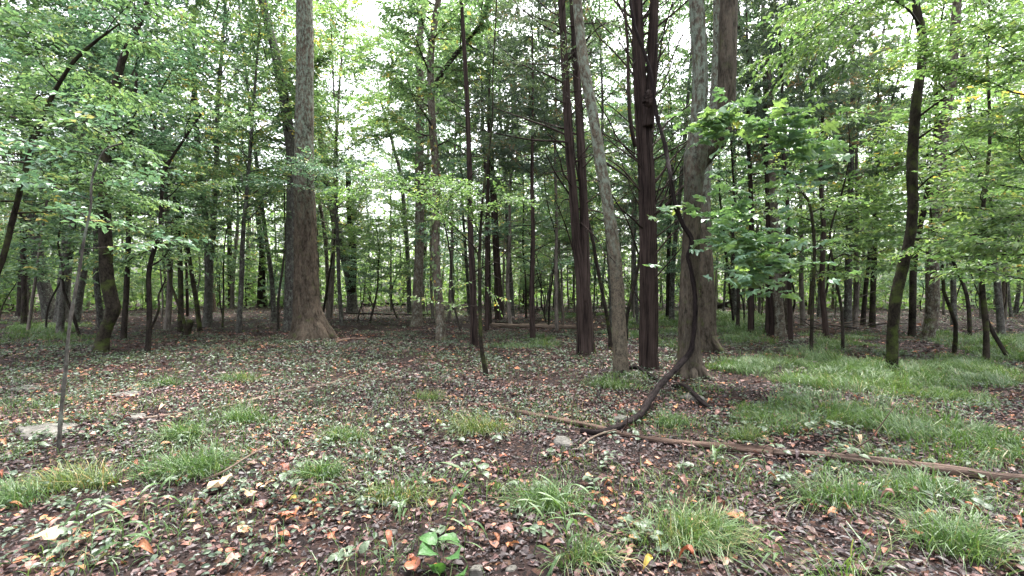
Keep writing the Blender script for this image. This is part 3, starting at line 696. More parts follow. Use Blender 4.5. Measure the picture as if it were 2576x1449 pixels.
stem('dark_cedar', 'thin dark cedar stem standing bolt upright with short dead twigs', (1192, 874), [(1192, 870, 9), (1191, 780, 8), (1188, 690, 8), (1184, 600, 7), (1182, 450, 6.5), (1175, 250, 5.5), (1168, 120, 5), (1162, 20, 4), (1160, -60, 3.5)], 'cedar', 'cedar', dead=34, disp=cd_, nseg=14, dz=(2.0, 8.5))
crk, Wc = tree('crooked_foot_sapling', 'thin sapling with a crooked foot holding flat leafy sprays', 'sapling', (1222, 945),
    [(1222, 940, 6.5), (1219, 918, 6), (1212, 880, 5.5), (1209, 840, 5), (1207, 744, 4.4), (1206, 650, 4), (1210, 560, 3.5), (1216, 480, 3), (1225, 420, 2.2)], 'mossy', lambda s: d_smooth(s, .003), 12, .06, .2, .08)
def px_line(q, step=.2): return spline(np.array([[*at(px, py, d), w] for px, py, d, w in q]), step)
ls = [px_line(q) for q in ([(1207, 650, 8.4, .02), (1185, 612, 8.3, .017), (1120, 550, 8.1, .014), (1060, 497, 7.9, .011), (1010, 474, 7.8, .008), (950, 465, 7.7, .006), (890, 470, 7.6, .003)],
      [(1120, 550, 8.1, .010), (1130, 500, 7.8, .007), (1160, 470, 7.5, .004)], [(1060, 497, 7.9, .008), (1080, 470, 7.6, .005), (1110, 455, 7.3, .003)],
      [(1210, 570, 8.4, .012), (1240, 520, 8.2, .009), (1280, 500, 8.0, .006), (1315, 505, 7.9, .003)], [(1208, 600, 8.4, .01), (1190, 540, 8.2, .007), (1180, 500, 8.0, .004)],
      [(1215, 500, 8.4, .008), (1180, 470, 8.2, .006), (1130, 450, 8.0, .003)])]
fol(crk, ls, 'leaf_warm', 'dark', R1, gap=.11, sl=.26, nl=9, ll=.062, lw=.036, sub=.17, lf=(.22, .42), tint=(.3, .2), droop=.12, jit=.25)
ls = [px_line(q) for q in ([(1208, 772, 8.4, .008), (1150, 765, 8.2, .006), (1090, 757, 8.0, .005), (1030, 748, 7.8, .003)], [(1208, 700, 8.4, .006), (1160, 715, 8.2, .004), (1110, 720, 8.0, .003)], [(1207, 700, 8.4, .006), (1240, 740, 8.3, .004), (1280, 752, 8.2, .002)])]
fol(crk, ls, 'leaf_warm', 'dark', R1, gap=.22, sl=.22, nl=6, ll=.065, lw=.036, sub=.4, lf=(.2, .35), tint=(.5, .2))
stem('brown_cedar', 'brown cedar behind the crooked-foot sapling with dead side twigs', (1257, 805), [(1257, 801, 10), (1255, 740, 9), (1249, 640, 8.5), (1243, 520, 8), (1235, 400, 7), (1230, 280, 6), (1228, 120, 5), (1222, -40, 4)], 'cedar', 'cedar', dead=34, disp=cd_, nseg=14, dz=(2.5, 15))
stem('thin_cedar', 'thin grey-brown stem rising beside the brown cedar near the log end', (1232, 814), [(1232, 811, 6), (1230, 740, 5.5), (1229, 640, 5), (1226, 500, 4.5), (1215, 330, 4), (1212, 150, 3)], 'dark', dead=18, dz=(3, 13))
stem('grey_tree', 'smooth grey trunk standing past the end of the fallen log', (1333, 769), [(1333, 766, 11), (1328, 720, 10), (1322, 640, 9), (1317, 560, 8), (1310, 470, 7), (1300, 350, 6), (1290, 200, 5)], 'grey', leaf='leaf', z=(10, 22), nl=9, Ls=(1.2, 3), ll=.15, gap=.34)

# --- the fluted cedar with two stems
ced, Wl = tree('fluted_cedar', 'fluted purple-brown cedar trunk dividing into two stems', 'tree', (1471, 896),
    [(1471, 890, 20), (1469, 850, 18.5), (1468, 780, 18), (1465, 720, 16), (1458, 660, 13), (1450, 600, 11), (1443, 500, 10), (1437, 430, 9.5), (1431, 350, 9), (1421, 150, 8), (1413, 0, 7.5), (1408, -100, 7)], 'cedar', lambda s: d_cedar(s, .010, .22), 40, .06, .12, .2)
W2 = fork(ced, [(1470, 760, 12, 10.7), (1472, 680, 11.5, 10.7), (1470, 600, 10.5, 10.75), (1467, 500, 10, 10.8), (1462, 400, 9.5, 10.8), (1457, 300, 9, 10.8), (1447, 150, 8, 10.8), (1440, 0, 7.5, 10.8), (1436, -100, 7, 10.8)], 'cedar', lambda s: d_cedar(s, .008, .2), 24, .07)
fork(ced, [(1495, 892, 5, 10.8), (1491, 850, 4.5, 10.9), (1487, 800, 4, 10.95), (1483, 760, 3, 11)], 'mossy', lambda s: d_smooth(s, .004), 10, .08, 'dead_stub')
dl = [px_line(q, .2) for q in (
    [(1443, 360, 10.8, .03), (1400, 355, 10.4, .025), (1340, 352, 10.0, .02), (1270, 340, 9.6, .014), (1200, 325, 9.3, .008)], [(1425, 340, 10.8, .028), (1380, 320, 10.5, .022), (1310, 295, 10.1, .016), (1240, 270, 9.8, .008)],
    [(1420, 210, 10.8, .026), (1370, 185, 10.5, .02), (1310, 160, 10.2, .014), (1250, 110, 9.9, .007)], [(1422, 160, 10.8, .026), (1480, 95, 10.5, .02), (1520, 60, 10.2, .014), (1560, 70, 10, .007)],
    [(1416, 90, 10.8, .025), (1360, 60, 10.5, .018), (1300, 10, 10.2, .01), (1270, -30, 10, .006)], [(1440, 500, 10.8, .024), (1400, 440, 10.5, .018), (1370, 380, 10.3, .01)],
    [(1432, 430, 10.8, .022), (1480, 370, 10.6, .016), (1530, 330, 10.4, .008)], [(1460, 560, 10.7, .018), (1500, 600, 10.4, .012), (1530, 660, 10.2, .006)], [(1445, 640, 10.7, .02), (1420, 560, 10.4, .014), (1395, 500, 10.2, .008)])]
dl += limbs_along(Wl, R1, 3.5, 8.5, 26, (.7, 2.2), up=(.0, .6), rf=.25, rmax=.02)+limbs_along(W2, R1, 3.5, 8.5, 12, (.7, 1.8), up=(.1, .8), rf=.25, rmax=.02)
dead_limbs(ced, dl, R1, 'cedar', .28)
cb = MB(); P, H = anchors(limbs_along(Wl, R1, 5.2, 8.6, 16, (1.2, 2.6), up=(.1, .5))+dl[2:5], .12, R1, .35)
cedar_sprays(cb, P-np.array(ced['_b']), H, R1.uniform(.25, .5, len(P)), R1, nl=14, ll=.10, lw=.016)
cb.build('crown', M['leaf_cedar'], ced)

# --- the lichened leaning tree
lic, Wi = tree('lichened_tree', 'leaning trunk with scaly brown foot and pale lichen blotches above', 'tree', (1562, 938),
    [(1562, 932, 20), (1561, 900, 19), (1557, 820, 17), (1554, 740, 15.5), (1548, 660, 15), (1538, 580, 14.5), (1527, 500, 14), (1513, 425, 13.5), (1502, 350, 13), (1488, 270, 12.5), (1473, 190, 12), (1461, 100, 11.5), (1452, 0, 11), (1446, -90, 10.5)], 'lichen', lambda s: d_oak(s, .010), 40, .05, .22, .12)
fork(lic, [(1508, 400, 4, 8.6), (1540, 420, 3.2, 8.5), (1570, 440, 2.6, 8.4), (1600, 470, 1.6, 8.3)], 'dark', None, 8, .1)
top_up(lic, Wi, 2, .6, tmat='lichen', rz=1)
stem('slanting_pole', 'thin dark pole slanting behind the lichened leaning trunk', (1535, 852), [(1535, 850, 5), (1524, 780, 4.6), (1506, 690, 4.4), (1490, 600, 4), (1470, 520, 3)], 'dark', depth=11.6)
stem('slanting_pole', 'thin dark pole slanting between lichened trunk and dark cedar', (1576, 806), [(1576, 804, 4.5), (1590, 740, 4.2), (1602, 690, 4), (1612, 630, 3.6), (1625, 540, 3)], 'dark', depth=13.5)

# --- the dark cedar with fans of bare branches
dk, Wd = tree('dark_cedar', 'dark furrowed cedar with fans of bare upswept branches and a burl', 'tree', (1631, 925),
    [(1631, 918, 22), (1630, 880, 20.5), (1631, 800, 20), (1631, 720, 19.5), (1630, 620, 18.5), (1628, 500, 18), (1625, 420, 18), (1621, 350, 17.5), (1617, 290, 17), (1612, 230, 15.5), (1607, 150, 14), (1604, 60, 13), (1602, -20, 12), (1600, -100, 11)], 'cedar', lambda s: d_cedar(s, .010, .2), 44, .05, .1, .15)
W2 = fork(dk, [(1630, 320, 13, 8.95), (1636, 250, 12.5, 8.95), (1641, 180, 11.5, 9.0), (1644, 90, 11, 9.0), (1647, 0, 10, 9.0), (1650, -90, 9, 9.0)], 'cedar', lambda s: d_cedar(s, .008, .18), 26, .06)
mb = MB(); bb = at(1631, 248, 8.66)-np.array(dk['_b']); u = R1.normal(0, 1, (260, 3)); 
cl = spline(np.array([[*(bb+[-.02, .05, -.14]), .03], [*(bb+[0, .02, -.08]), .07], [*(bb+[0, .02, 0]), .08], [*(bb+[.01, .02, .08]), .06], [*(bb+[.02, .06, .14]), .03]]), .02)
tube(mb, cl, 22, lambda bk, s, a, R: .06*(vnoise(bk*38+9, 5)-.4)+.03*vnoise(bk*90, 6)); mb.build('burl', M['cedar'], TRUNK[dk.name], False)
dl = []
for q in range(54):
    z = R1.uniform(2.4, 7.4); i = int(np.argmin(np.abs(Wd[:, 2]-z))); rt = R1.random() < .68
    az = R1.uniform(-.75, .75) if rt else math.pi+R1.uniform(-.8, .8)
    dl.append(wander(Wd[i, :3], [math.cos(az), math.sin(az)*.9, R1.uniform(.35, 2.1)], R1.uniform(1.0, 3.0), R1.uniform(.010, .023), R1, n=7, wig=.13, bend=.5))
dl += [px_line(q, .2) for q in ([(1598, 370, 8.9, .04), (1585, 300, 8.8, .036), (1580, 200, 8.8, .03), (1578, 100, 8.8, .026), (1568, -20, 8.8, .02)], [(1606, 640, 8.8, .016), (1580, 560, 8.6, .012), (1540, 490, 8.4, .007)],
      [(1648, 640, 8.8, .016), (1690, 590, 8.6, .012), (1740, 550, 8.4, .006)], [(1610, 480, 8.8, .02), (1570, 430, 8.6, .014), (1530, 400, 8.4, .008)], [(1648, 460, 8.8, .018), (1700, 390, 8.6, .014), (1760, 330, 8.4, .007)],
      [(1645, 540, 8.8, .016), (1690, 500, 8.6, .011), (1720, 480, 8.4, .006)], [(1610, 760, 8.8, .012), (1570, 690, 8.5, .008), (1530, 640, 8.3, .005)], [(1648, 700, 8.8, .013), (1700, 640, 8.5, .009), (1740, 590, 8.3, .005)])]
dead_limbs(dk, dl, R1, 'cedar', .38, lf=(.15, .3))
stem('thin_tree', 'thin straight dark stem seen between the dark cedar and forked tree', (1680, 809), [(1680, 806, 6), (1681, 740, 5.5), (1682, 650, 5), (1684, 560, 4.5), (1690, 400, 3.5)], 'dark', dead=8, dz=(2, 8))

# --- the forked tree
fk, Wf = tree('forked_tree', 'big forked tree with buttressed foot and a vine climbing it', 'tree', (1736, 946),
    [(1736, 938, 36), (1734, 900, 29), (1733, 860, 26), (1732, 800, 24), (1733, 740, 22.5), (1736, 660, 21.5), (1740, 580, 21), (1743, 500, 21.5), (1746, 440, 24), (1750, 395, 27), (1754, 350, 22), (1757, 300, 18.5), (1761, 220, 18), (1760, 150, 17.5), (1755, 60, 17.5), (1751, -20, 17), (1748, -100, 16)], 'forked', lambda s: d_oak(s, .013), 60, .045, .30, .14, lobes=6)
Wg = fork(fk, [(1752, 425, 17, 8.2), (1775, 395, 19, 8.2), (1800, 366, 19, 8.15), (1818, 330, 19, 8.1), (1826, 280, 20, 8.1), (1829, 200, 20.5, 8.1), (1830, 120, 20.5, 8.1), (1833, 0, 20, 8.1), (1836, -100, 18, 8.1)], 'forked', lambda s: d_oak(s, .013), 44, .05)
for q in ([(1752, 905, 12, 8.2), (1768, 930, 9, 8.0), (1782, 948, 7, 7.9), (1796, 958, 4, 7.8)], [(1716, 910, 11, 8.2), (1700, 936, 8, 8.1), (1688, 950, 4, 8.05)], [(1740, 920, 12, 8.1), (1748, 955, 8, 7.8), (1756, 972, 4, 7.6)]):
    fork(fk, q, 'forked', lambda s: d_oak(s, .008), 16, .05, 'root')
mb = MB(); bb = np.array(fk['_b'])
for (px, py, dr) in ((1751, 690, .20), (1752, 735, .22), (1748, 665, .19)):
    p0 = at(px, py, 8.42)-bb; k = 260; off = R1.normal(0, 1, (k, 3))*[.022, .012, .055]
    leaf_faces(mb, p0+off, R1.normal(0, 1, (k, 3))+[.3, -.6, .4], R1.normal(0, 1, (k, 3)), .022, .009, R1.random(k))
o = mb.build('moss', M['mosspad'], TRUNK[fk.name]); o['kind'] = 'stuff'
top_up(fk, Wf, 3, .6, tmat='forked'); top_up(fk, Wg, 4, .62, tmat='forked', rz=2)

bk_, Wk = tree('rear_trunk', 'stout grey-brown trunk tucked close behind the big forked tree', 'tree', (1781, 884),
    [(1781, 878, 25), (1779, 840, 22), (1778, 780, 20.5), (1774, 700, 20), (1770, 620, 19.5), (1768, 540, 18), (1772, 450, 15), (1785, 350, 14), (1800, 240, 13), (1806, 120, 12), (1806, 0, 11)], 'forked', lambda s: d_oak(s, .012), 36, .07, .25, .18, dd=.05)
fork(bk_, [(1796, 850, 8, 11.4), (1806, 872, 7, 11.2), (1818, 884, 6, 11.1), (1828, 892, 3, 11.1)], 'forked', lambda s: d_oak(s, .006), 12, .06, 'root')

# lobed leaves on low branches of the forked tree: each leaf its own part
def lobed(L, W, seed, col=8):
    r = np.random.default_rng(seed)
    side = [(.0, .03), (.16, .10), (.22, .34), (.34, .46), (.36, .24), (.46, .20), (.54, .50), (.68, .56), (.64, .28), (.74, .16), (.84, .24), (.88, .12), (1.0, 0)]
    out = [(u, v) for u, v in side]+[(u, -v) for u, v in side[-2::-1]]
    O = np.array([[v*W*r.uniform(.9, 1.1), u*L, -.28*W*abs(v)-.22*L*u*u+.012*r.normal()] for u, v in out])
    mid = np.array([[0, u*L, .02*W-.22*L*u*u] for u in (.1, .4, .7)])
    n = len(O); V = np.vstack([O, mid]); T = []; ms = []
    for k in range(n):
        u = (O[k, 1]+O[(k+1) % n, 1])/2/L; ms.append(n+(0 if u < .26 else 1 if u < .58 else 2)); T.append([k, (k+1) % n, ms[-1]])
    for k in range(n):
        if ms[k] != ms[(k+1) % n]: T.append([(k+1) % n, ms[(k+1) % n], ms[k]])
    mb = MB(); mb.add(V, None, T); return mb.mesh('leaf', M['maple'])
LOBED = [lobed(.17, .17, s) for s in (1, 2, 3, 4)]
nleaf = 0
def lobed_branch(e, pts, n, spread, gap=.08):
    global nleaf
    b = np.array(e['_b']); ln = px_line(pts, .12)
    m2 = MB(); q = ln.copy(); q[:, :3] -= b; tube(m2, q, 6); br = m2.build('leafy_branch', M['twig'], e, True)
    for s in range(n):
        f = .25+.75*(s+R1.random())/n; i = min(int(f*len(ln)), len(ln)-1); p = ln[i, :3]+R1.normal(0, 1, 3)*spread
        o = link_mesh('leaf', LOBED[R1.integers(0, 4)], br, p-b, (R1.normal(.3, .3), R1.normal(0, .3), math.pi+R1.normal(0, 1.1)), R1.uniform(1.1, 1.75)); nleaf += 1
SP = np.array([.11, .15, .055])
for q, n, sp in (([(1812, 350, 8.0, .012), (1800, 330, 7.5, .01), (1780, 318, 7.1, .007), (1745, 322, 6.8, .004)], 34, SP), ([(1820, 350, 8.0, .01), (1810, 310, 7.5, .007), (1790, 300, 7.0, .004)], 22, SP),
    ([(1830, 330, 8.0, .012), (1880, 325, 7.7, .009), (1930, 310, 7.4, .007), (1980, 320, 7.2, .004)], 34, SP*1.3), ([(1900, 318, 7.6, .008), (1960, 345, 7.3, .006), (2030, 360, 7.1, .004)], 36, SP*1.4), ([(1950, 335, 7.4, .006), (2010, 380, 7.2, .004), (2050, 430, 7.0, .003)], 26, SP*1.3),
    ([(1772, 612, 8.3, .013), (1810, 600, 8.0, .01), (1850, 625, 7.7, .008), (1900, 655, 7.4, .005), (1960, 670, 7.2, .003)], 52, SP*1.3), ([(1850, 625, 7.7, .007), (1890, 615, 7.4, .005), (1950, 625, 7.1, .003)], 34, SP*1.2), ([(1772, 560, 8.4, .01), (1820, 540, 8.1, .007), (1870, 560, 7.8, .004)], 24, SP), ([(1870, 650, 7.6, .006), (1900, 700, 7.3, .004), (1930, 715, 7.1, .003)], 30, SP*1.2), ([(1745, 520, 8.2, .006), (1700, 530, 8.0, .004), (1680, 540, 7.9, .003)], 8, SP*.8)):
    lobed_branch(fk, q, n, sp)

mb = MB(); bb = np.array(fk['_b'])            # the many more leaves of that spray
for (px, py, dp, sx, sz_, n) in ((1785, 325, 6.9, .28, .16, 24), (1940, 320, 7.1, .34, .26, 22), (2020, 375, 6.9, .3, .3, 22), (1830, 555, 7.5, .3, .32, 22), (1880, 610, 7.2, .4, .3, 30), (1940, 650, 7.0, .38, .28, 30), (1900, 690, 7.0, .36, .2, 18), (1995, 470, 7.2, .16, .2, 18), (1860, 480, 7.6, .2, .2, 18)):
    for q in range(n):
        L0 = LOBED[R1.integers(4)]; v = np.empty(len(L0.vertices)*3); L0.vertices.foreach_get('co', v); v = v.reshape(-1, 3)*R1.uniform(.95, 1.6)
        rx, ry, rz = R1.normal(.35, .3), R1.normal(0, .3), math.pi+R1.normal(0, 1.1)
        cx_, sx_, cy_, sy_, cz_, sz2 = math.cos(rx), math.sin(rx), math.cos(ry), math.sin(ry), math.cos(rz), math.sin(rz)
        Rm = np.array([[cz_, -sz2, 0], [sz2, cz_, 0], [0, 0, 1]])@np.array([[cy_, 0, sy_], [0, 1, 0], [-sy_, 0, cy_]])@np.array([[1, 0, 0], [0, cx_, -sx_], [0, sx_, cx_]])
        T = np.array([p.vertices[:] for p in L0.polygons])
        mb.add(v@Rm.T+at(px, py, dp)+R1.normal(0, 1, 3)*[sx, .25, sz_]-bb, None, T, None, np.full(len(v), np.clip(R1.normal(.55, .25), 0, .97)))
mb.build('foliage', M['maple'], fk)['kind'] = 'stuff'

# --- the climbing vine
vp = [(1462, 1084, 6.0, 4.95), (1500, 1088, 6.8, 4.88), (1530, 1083, 7.2, 4.95), (1560, 1072, 6.8, 5.1), (1589, 1056, 7.2, 5.3), (1610, 1043, 7.6, 5.5), (1622, 1026, 8.1, 5.7), (1640, 998, 7.4, 6.1), (1658, 972, 7.4, 6.5), (1676, 952, 7.4, 6.9), (1697, 930, 7.0, 7.3), (1719, 907, 6.6, 7.7), (1738, 882, 6.2, 7.9), (1745, 840, 5.9, 7.9), (1749, 790, 5.5, 7.9), (1747, 730, 5.1, 7.9), (1737, 672, 5.1, 7.9), (1730, 645, 5.5, 7.9), (1739, 618, 5.5, 7.9), (1737, 596, 5.1, 7.9), (1718, 565, 4.7, 7.9), (1702, 525, 4.5, 7.9), (1692, 480, 4.4, 7.9), (1686, 440, 4.3, 7.9), (1677, 390, 4.3, 8.3), (1669, 350, 4.1, 8.4), (1654, 300, 4.1, 8.55), (1645, 240, 3.9, 8.6), (1636, 180, 3.9, 8.65), (1620, 130, 3.7, 8.7), (1598, 70, 3.6, 8.7), (1585, 0, 3.4, 8.75), (1580, -70, 3.1, 8.8)]
P = spline(np.array([[*at(px, py, d), hw/FPX*d] for px, py, hw, d in vp]), .05)
P[:, 2] = np.maximum(P[:, 2], terrain(P[:, 0], P[:, 1])+P[:, 3]*.9)
mb = MB(); tube(mb, P, 18, lambda bk, s, a, R: .006*(2*ridge(vnoise(bk*np.array([70, 70, 5]), 4))-1)+R*.55*(vnoise(bk*np.array([14, 14, 5]), 8)-.5)+R*.3*(vnoise(bk*np.array([30, 30, 16]), 18)-.5))
tag(mb.build('climbing_vine', M['vine'], smooth=True), 'thick dark vine rising from the ground and snaking up the forked tree', 'vine')

# --- right side
stem('leaning_tree', 'grey lichened trunk slanting up behind the lobed leaves', (1985, 812), [(1985, 808, 11), (1968, 700, 10.5), (1950, 560, 10), (1930, 400, 10), (1912, 280, 10), (1898, 210, 9.5), (1880, 140, 9), (1858, 60, 8), (1840, -70, 7)], 'lichen', leaf='leaf', z=(9, 13), nl=8, disp=lambda s: d_oak(s, .01), nseg=16, depth=17)
e, W = stem('two_toned_tree', 'dark trunk fused to a tan one, the darker half', (1937, 848), [(1937, 845, 12), (1938, 780, 11), (1938, 700, 11), (1938, 600, 10), (1936, 520, 9), (1932, 400, 8), (1928, 250, 7), (1924, 100, 6)], 'cedar', leaf=None, disp=lambda s: d_cedar(s, .006, .15), nseg=18, dead=14, dz=(2, 9), depth=15.2)
stem('two_toned_tree', 'tan smooth trunk fused to a dark one, the paler half', (1964, 853), [(1964, 850, 12), (1961, 800, 11), (1956, 740, 10.5), (1952, 660, 10), (1948, 560, 9), (1942, 420, 8), (1938, 250, 7)], 'pale', leaf='leaf', z=(6, 9), nl=6, disp=lambda s: d_oak(s, .006), nseg=18, depth=14.8)
e, W = tree('hooked_sapling', 'slim sapling whose top hooks over toward the forked tree', 'sapling', (2040, 906), [(2041, 902, 5), (2042, 820, 4.2), (2045, 740, 4), (2049, 650, 3.7), (2046, 580, 3.6), (2037, 515, 3.4), (2020, 485, 3.2), (2003, 460, 3), (1990, 438, 2.8), (1968, 428, 3), (1930, 432, 2.4), (1890, 440, 1.6)], 'mossy', lambda s: d_smooth(s, .003), 10, .1, .2, .1, grow=False)
fol(e, limbs_along(W, R1, 1.8, 4.1, 9, (.5, 1.2), rf=.5), 'leaf_warm', r=R1, gap=.16, sl=.32, nl=8, ll=.085, lw=.048)
e, W = tree('hollow_snag', 'broken grey-green snag partly hidden behind the lobed leaves', 'tree', (1952, 812), [(1952, 808, 11), (1950, 700, 10), (1943, 600, 10), (1936, 520, 9), (1932, 480, 7)], 'mossy', lambda s: d_oak(s, .01), 14, .15, .2, .2, depth=19, grow=False)
stem('grey_tree', 'grey trunk beside the brush pile with rough bark', (2131, 833), [(2131, 830, 10), (2133, 760, 8.5), (2134, 700, 8), (2135, 620, 7.5), (2139, 500, 7), (2142, 380, 6), (2146, 200, 5)], 'grey', leaf='leaf_warm', z=(3, 12), nl=11, ll=.12)
stem('thin_tree', 'thin dark stem tilting past the brush pile', (2170, 823), [(2170, 820, 6), (2176, 740, 5), (2186, 660, 4.6), (2198, 560, 4), (2206, 450, 3.4)], 'dark', leaf='leaf_warm', z=(3, 9), nl=8)
stem('thin_tree', 'upright mossy stem next to the tilting one past the brush pile', (2193, 826), [(2193, 823, 7.5), (2196, 740, 6.5), (2200, 640, 6), (2204, 540, 5), (2206, 380, 4)], 'mossy', leaf='leaf', z=(4, 11), nl=9, ll=.12)
cur, Wu = tree('curving_tree', 'dark mossy trunk curving in an S, standing bare in the grass', 'tree', (2243, 942),
    [(2243, 936, 13.5), (2245, 880, 12.5), (2246, 828, 12), (2252, 760, 12), (2262, 710, 12), (2278, 645, 12), (2290, 590, 11.5), (2297, 510, 11), (2294, 430, 11), (2299, 330, 11), (2306, 250, 10.5), (2315, 190, 10), (2322, 120, 9), (2316, 70, 8.5), (2304, 10, 8), (2298, -60, 7.5), (2304, -140, 7)], 'mossy', lambda s: d_smooth(s, .006), 28, .05, .15, .1)
ls = [px_line(q) for q in ([(2310, 295, 8.3, .02), (2370, 250, 8.0, .016), (2440, 215, 7.7, .012), (2520, 190, 7.4, .009), (2600, 170, 7.1, .005)], [(2308, 350, 8.3, .02), (2370, 310, 7.9, .014), (2450, 290, 7.6, .01), (2540, 265, 7.2, .006)],
     [(2304, 480, 8.3, .016), (2350, 440, 8.0, .012), (2420, 425, 7.7, .008), (2500, 415, 7.4, .004)], [(2296, 500, 8.3, .012), (2400, 520, 7.7, .008), (2500, 530, 7.3, .006), (2590, 560, 7.0, .003)], [(2290, 600, 8.3, .012), (2380, 600, 7.9, .008), (2470, 585, 7.5, .004)]) ]
fol(cur, ls, 'leaf_warm', 'dark', R1, gap=.15, sl=.32, nl=9, ll=.088, lw=.05, sub=.25, tint=(.5, .25), droop=.1, jit=.28)
ls = [px_line(q) for q in ([(2312, 60, 8.3, .022), (2280, 20, 7.8, .018), (2220, -10, 7.2, .014), (2150, 10, 6.8, .01), (2090, 60, 6.5, .006), (2050, 120, 6.3, .003)], [(2220, -10, 7.2, .01), (2180, 50, 6.8, .007), (2150, 110, 6.5, .004), (2120, 170, 6.4, .002)], [(2150, 10, 6.8, .008), (2080, 0, 6.4, .006), (2010, 20, 6.1, .003)],
     [(2300, 0, 8.3, .02), (2350, -30, 7.8, .014), (2430, -20, 7.4, .008), (2500, 30, 7.2, .004)])]
fol(cur, ls, 'leaf_warm', 'dark', R1, gap=.15, sl=.34, nl=9, ll=.09, lw=.045, sub=.24, tint=(.42, .18), hi=True)
top_up(cur, Wu, 1, .5, 'leaf_warm', 'mossy')
swp, Ws = tree('swept_tree', 'tan smooth trunk with a foot that sweeps sideways in the grass', 'tree', (2328, 862),
    [(2326, 858, 16), (2336, 835, 14.5), (2343, 800, 14), (2346, 740, 14), (2346, 660, 13.5), (2353, 560, 12.5), (2361, 450, 12), (2374, 330, 11), (2392, 210, 10.5), (2404, 60, 9.5), (2412, -60, 8.5)], 'pale', lambda s: d_smooth(s, .008), 26, .08, .25, .12)
fol(swp, limbs_along(Ws, R1, 4.8, 8.6, 12, (1.0, 2.4)), 'leaf_warm', r=R1, gap=.2, sl=.4, nl=9, ll=.10, lw=.06)
top_up(swp, Ws, 2, .55, 'leaf_warm', 'pale', 1.2)
stem('dark_tree', 'dark straight trunk between the curving trunk and tan swept one', (2294, 854), [(2294, 850, 8), (2296, 760, 7.5), (2298, 680, 7), (2308, 600, 6.5), (2330, 500, 6), (2350, 380, 5)], 'mossy', leaf='leaf_warm', z=(3, 8), nl=9)
stem('thin_tree', 'thin crooked dark stem rising from the bright grass', (2480, 912), [(2480, 907, 6.5), (2481, 840, 6), (2475, 760, 5.5), (2469, 690, 5), (2464, 600, 4.6), (2478, 480, 4), (2490, 350, 3.5), (2486, 200, 3)], 'mossy', leaf='leaf_warm', z=(2.0, 6), nl=12, Ls=(.6, 1.7), ll=.095, gap=.17)
e, W = tree('edge_sapling', 'leafy sapling reaching in over the grass past the crooked stem', 'sapling', (2690, 980), [(2690, 970, 8), (2680, 860, 7.5), (2668, 740, 7), (2655, 600, 6.5), (2640, 450, 6), (2620, 300, 5), (2600, 150, 4)], 'mossy', lambda s: d_smooth(s, .004), 10, .12, .2, .1)
fol(e, limbs_along(W, R1, 1.6, 5, 16, (.8, 2.0), up=(-.05, .3), az=(2.0, 4.6), rf=.5), 'leaf_warm', r=R1, gap=.14, sl=.34, nl=10, ll=.088, lw=.05, sub=.24, droop=.1)

# ------------------------------------------------------------------ the wood behind: trees that are told apart, each of a shared kind
R2 = np.random.default_rng(202)
def free(x, y, rad):
    return all((x-a)**2+(y-b)**2 > (rad+c)**2*.5 for a, b, c in FIXED)
def band(d): return 'nearby' if d < 20 else 'midway' if d < 28 else 'well back' if d < 38 else 'far off'
def put(kind, px, d, var, sc, tmat, cmat, force=False):
    x = (px-CX)/FPX*d; y = d
    if not force and not free(x, y, .8): return
    FIXED.append((x, y, .6 if kind not in ('broad', 'sapling') else 1.0 if kind == 'broad' else .15))
    w = {'broad': 'leafy tree', 'pole': 'pole tree', 'sapling': 'sapling', 'cedar': 'dark cedar'}[kind]
    col = {'grey': 'grey-barked', 'dark': 'dark-barked', 'pale': 'tan-barked', 'mossy': 'mossy', 'cedar': 'shaggy', 'greybrown_lit': 'drab', 'oak': 'brown-barked', 'twig': 'thin'}[tmat]
    sz = 'tall ' if sc > 1.08 else 'small ' if sc < .9 else ''
    lab = f'{sz}{col} {w} {band(d)} {zone(px)}'
    plant(kind, var, (x, y, float(terrain(x, y))-.03), R2.uniform(0, 6.28), sc, tmat, cmat,
          {'broad': 'broadleaf_tree', 'pole': 'pole_tree', 'sapling': 'understorey_sapling', 'cedar': 'cedar_tree'}[kind], lab,
          'sapling' if kind == 'sapling' else 'tree', f'{w}s of the wood {zone(px)}')

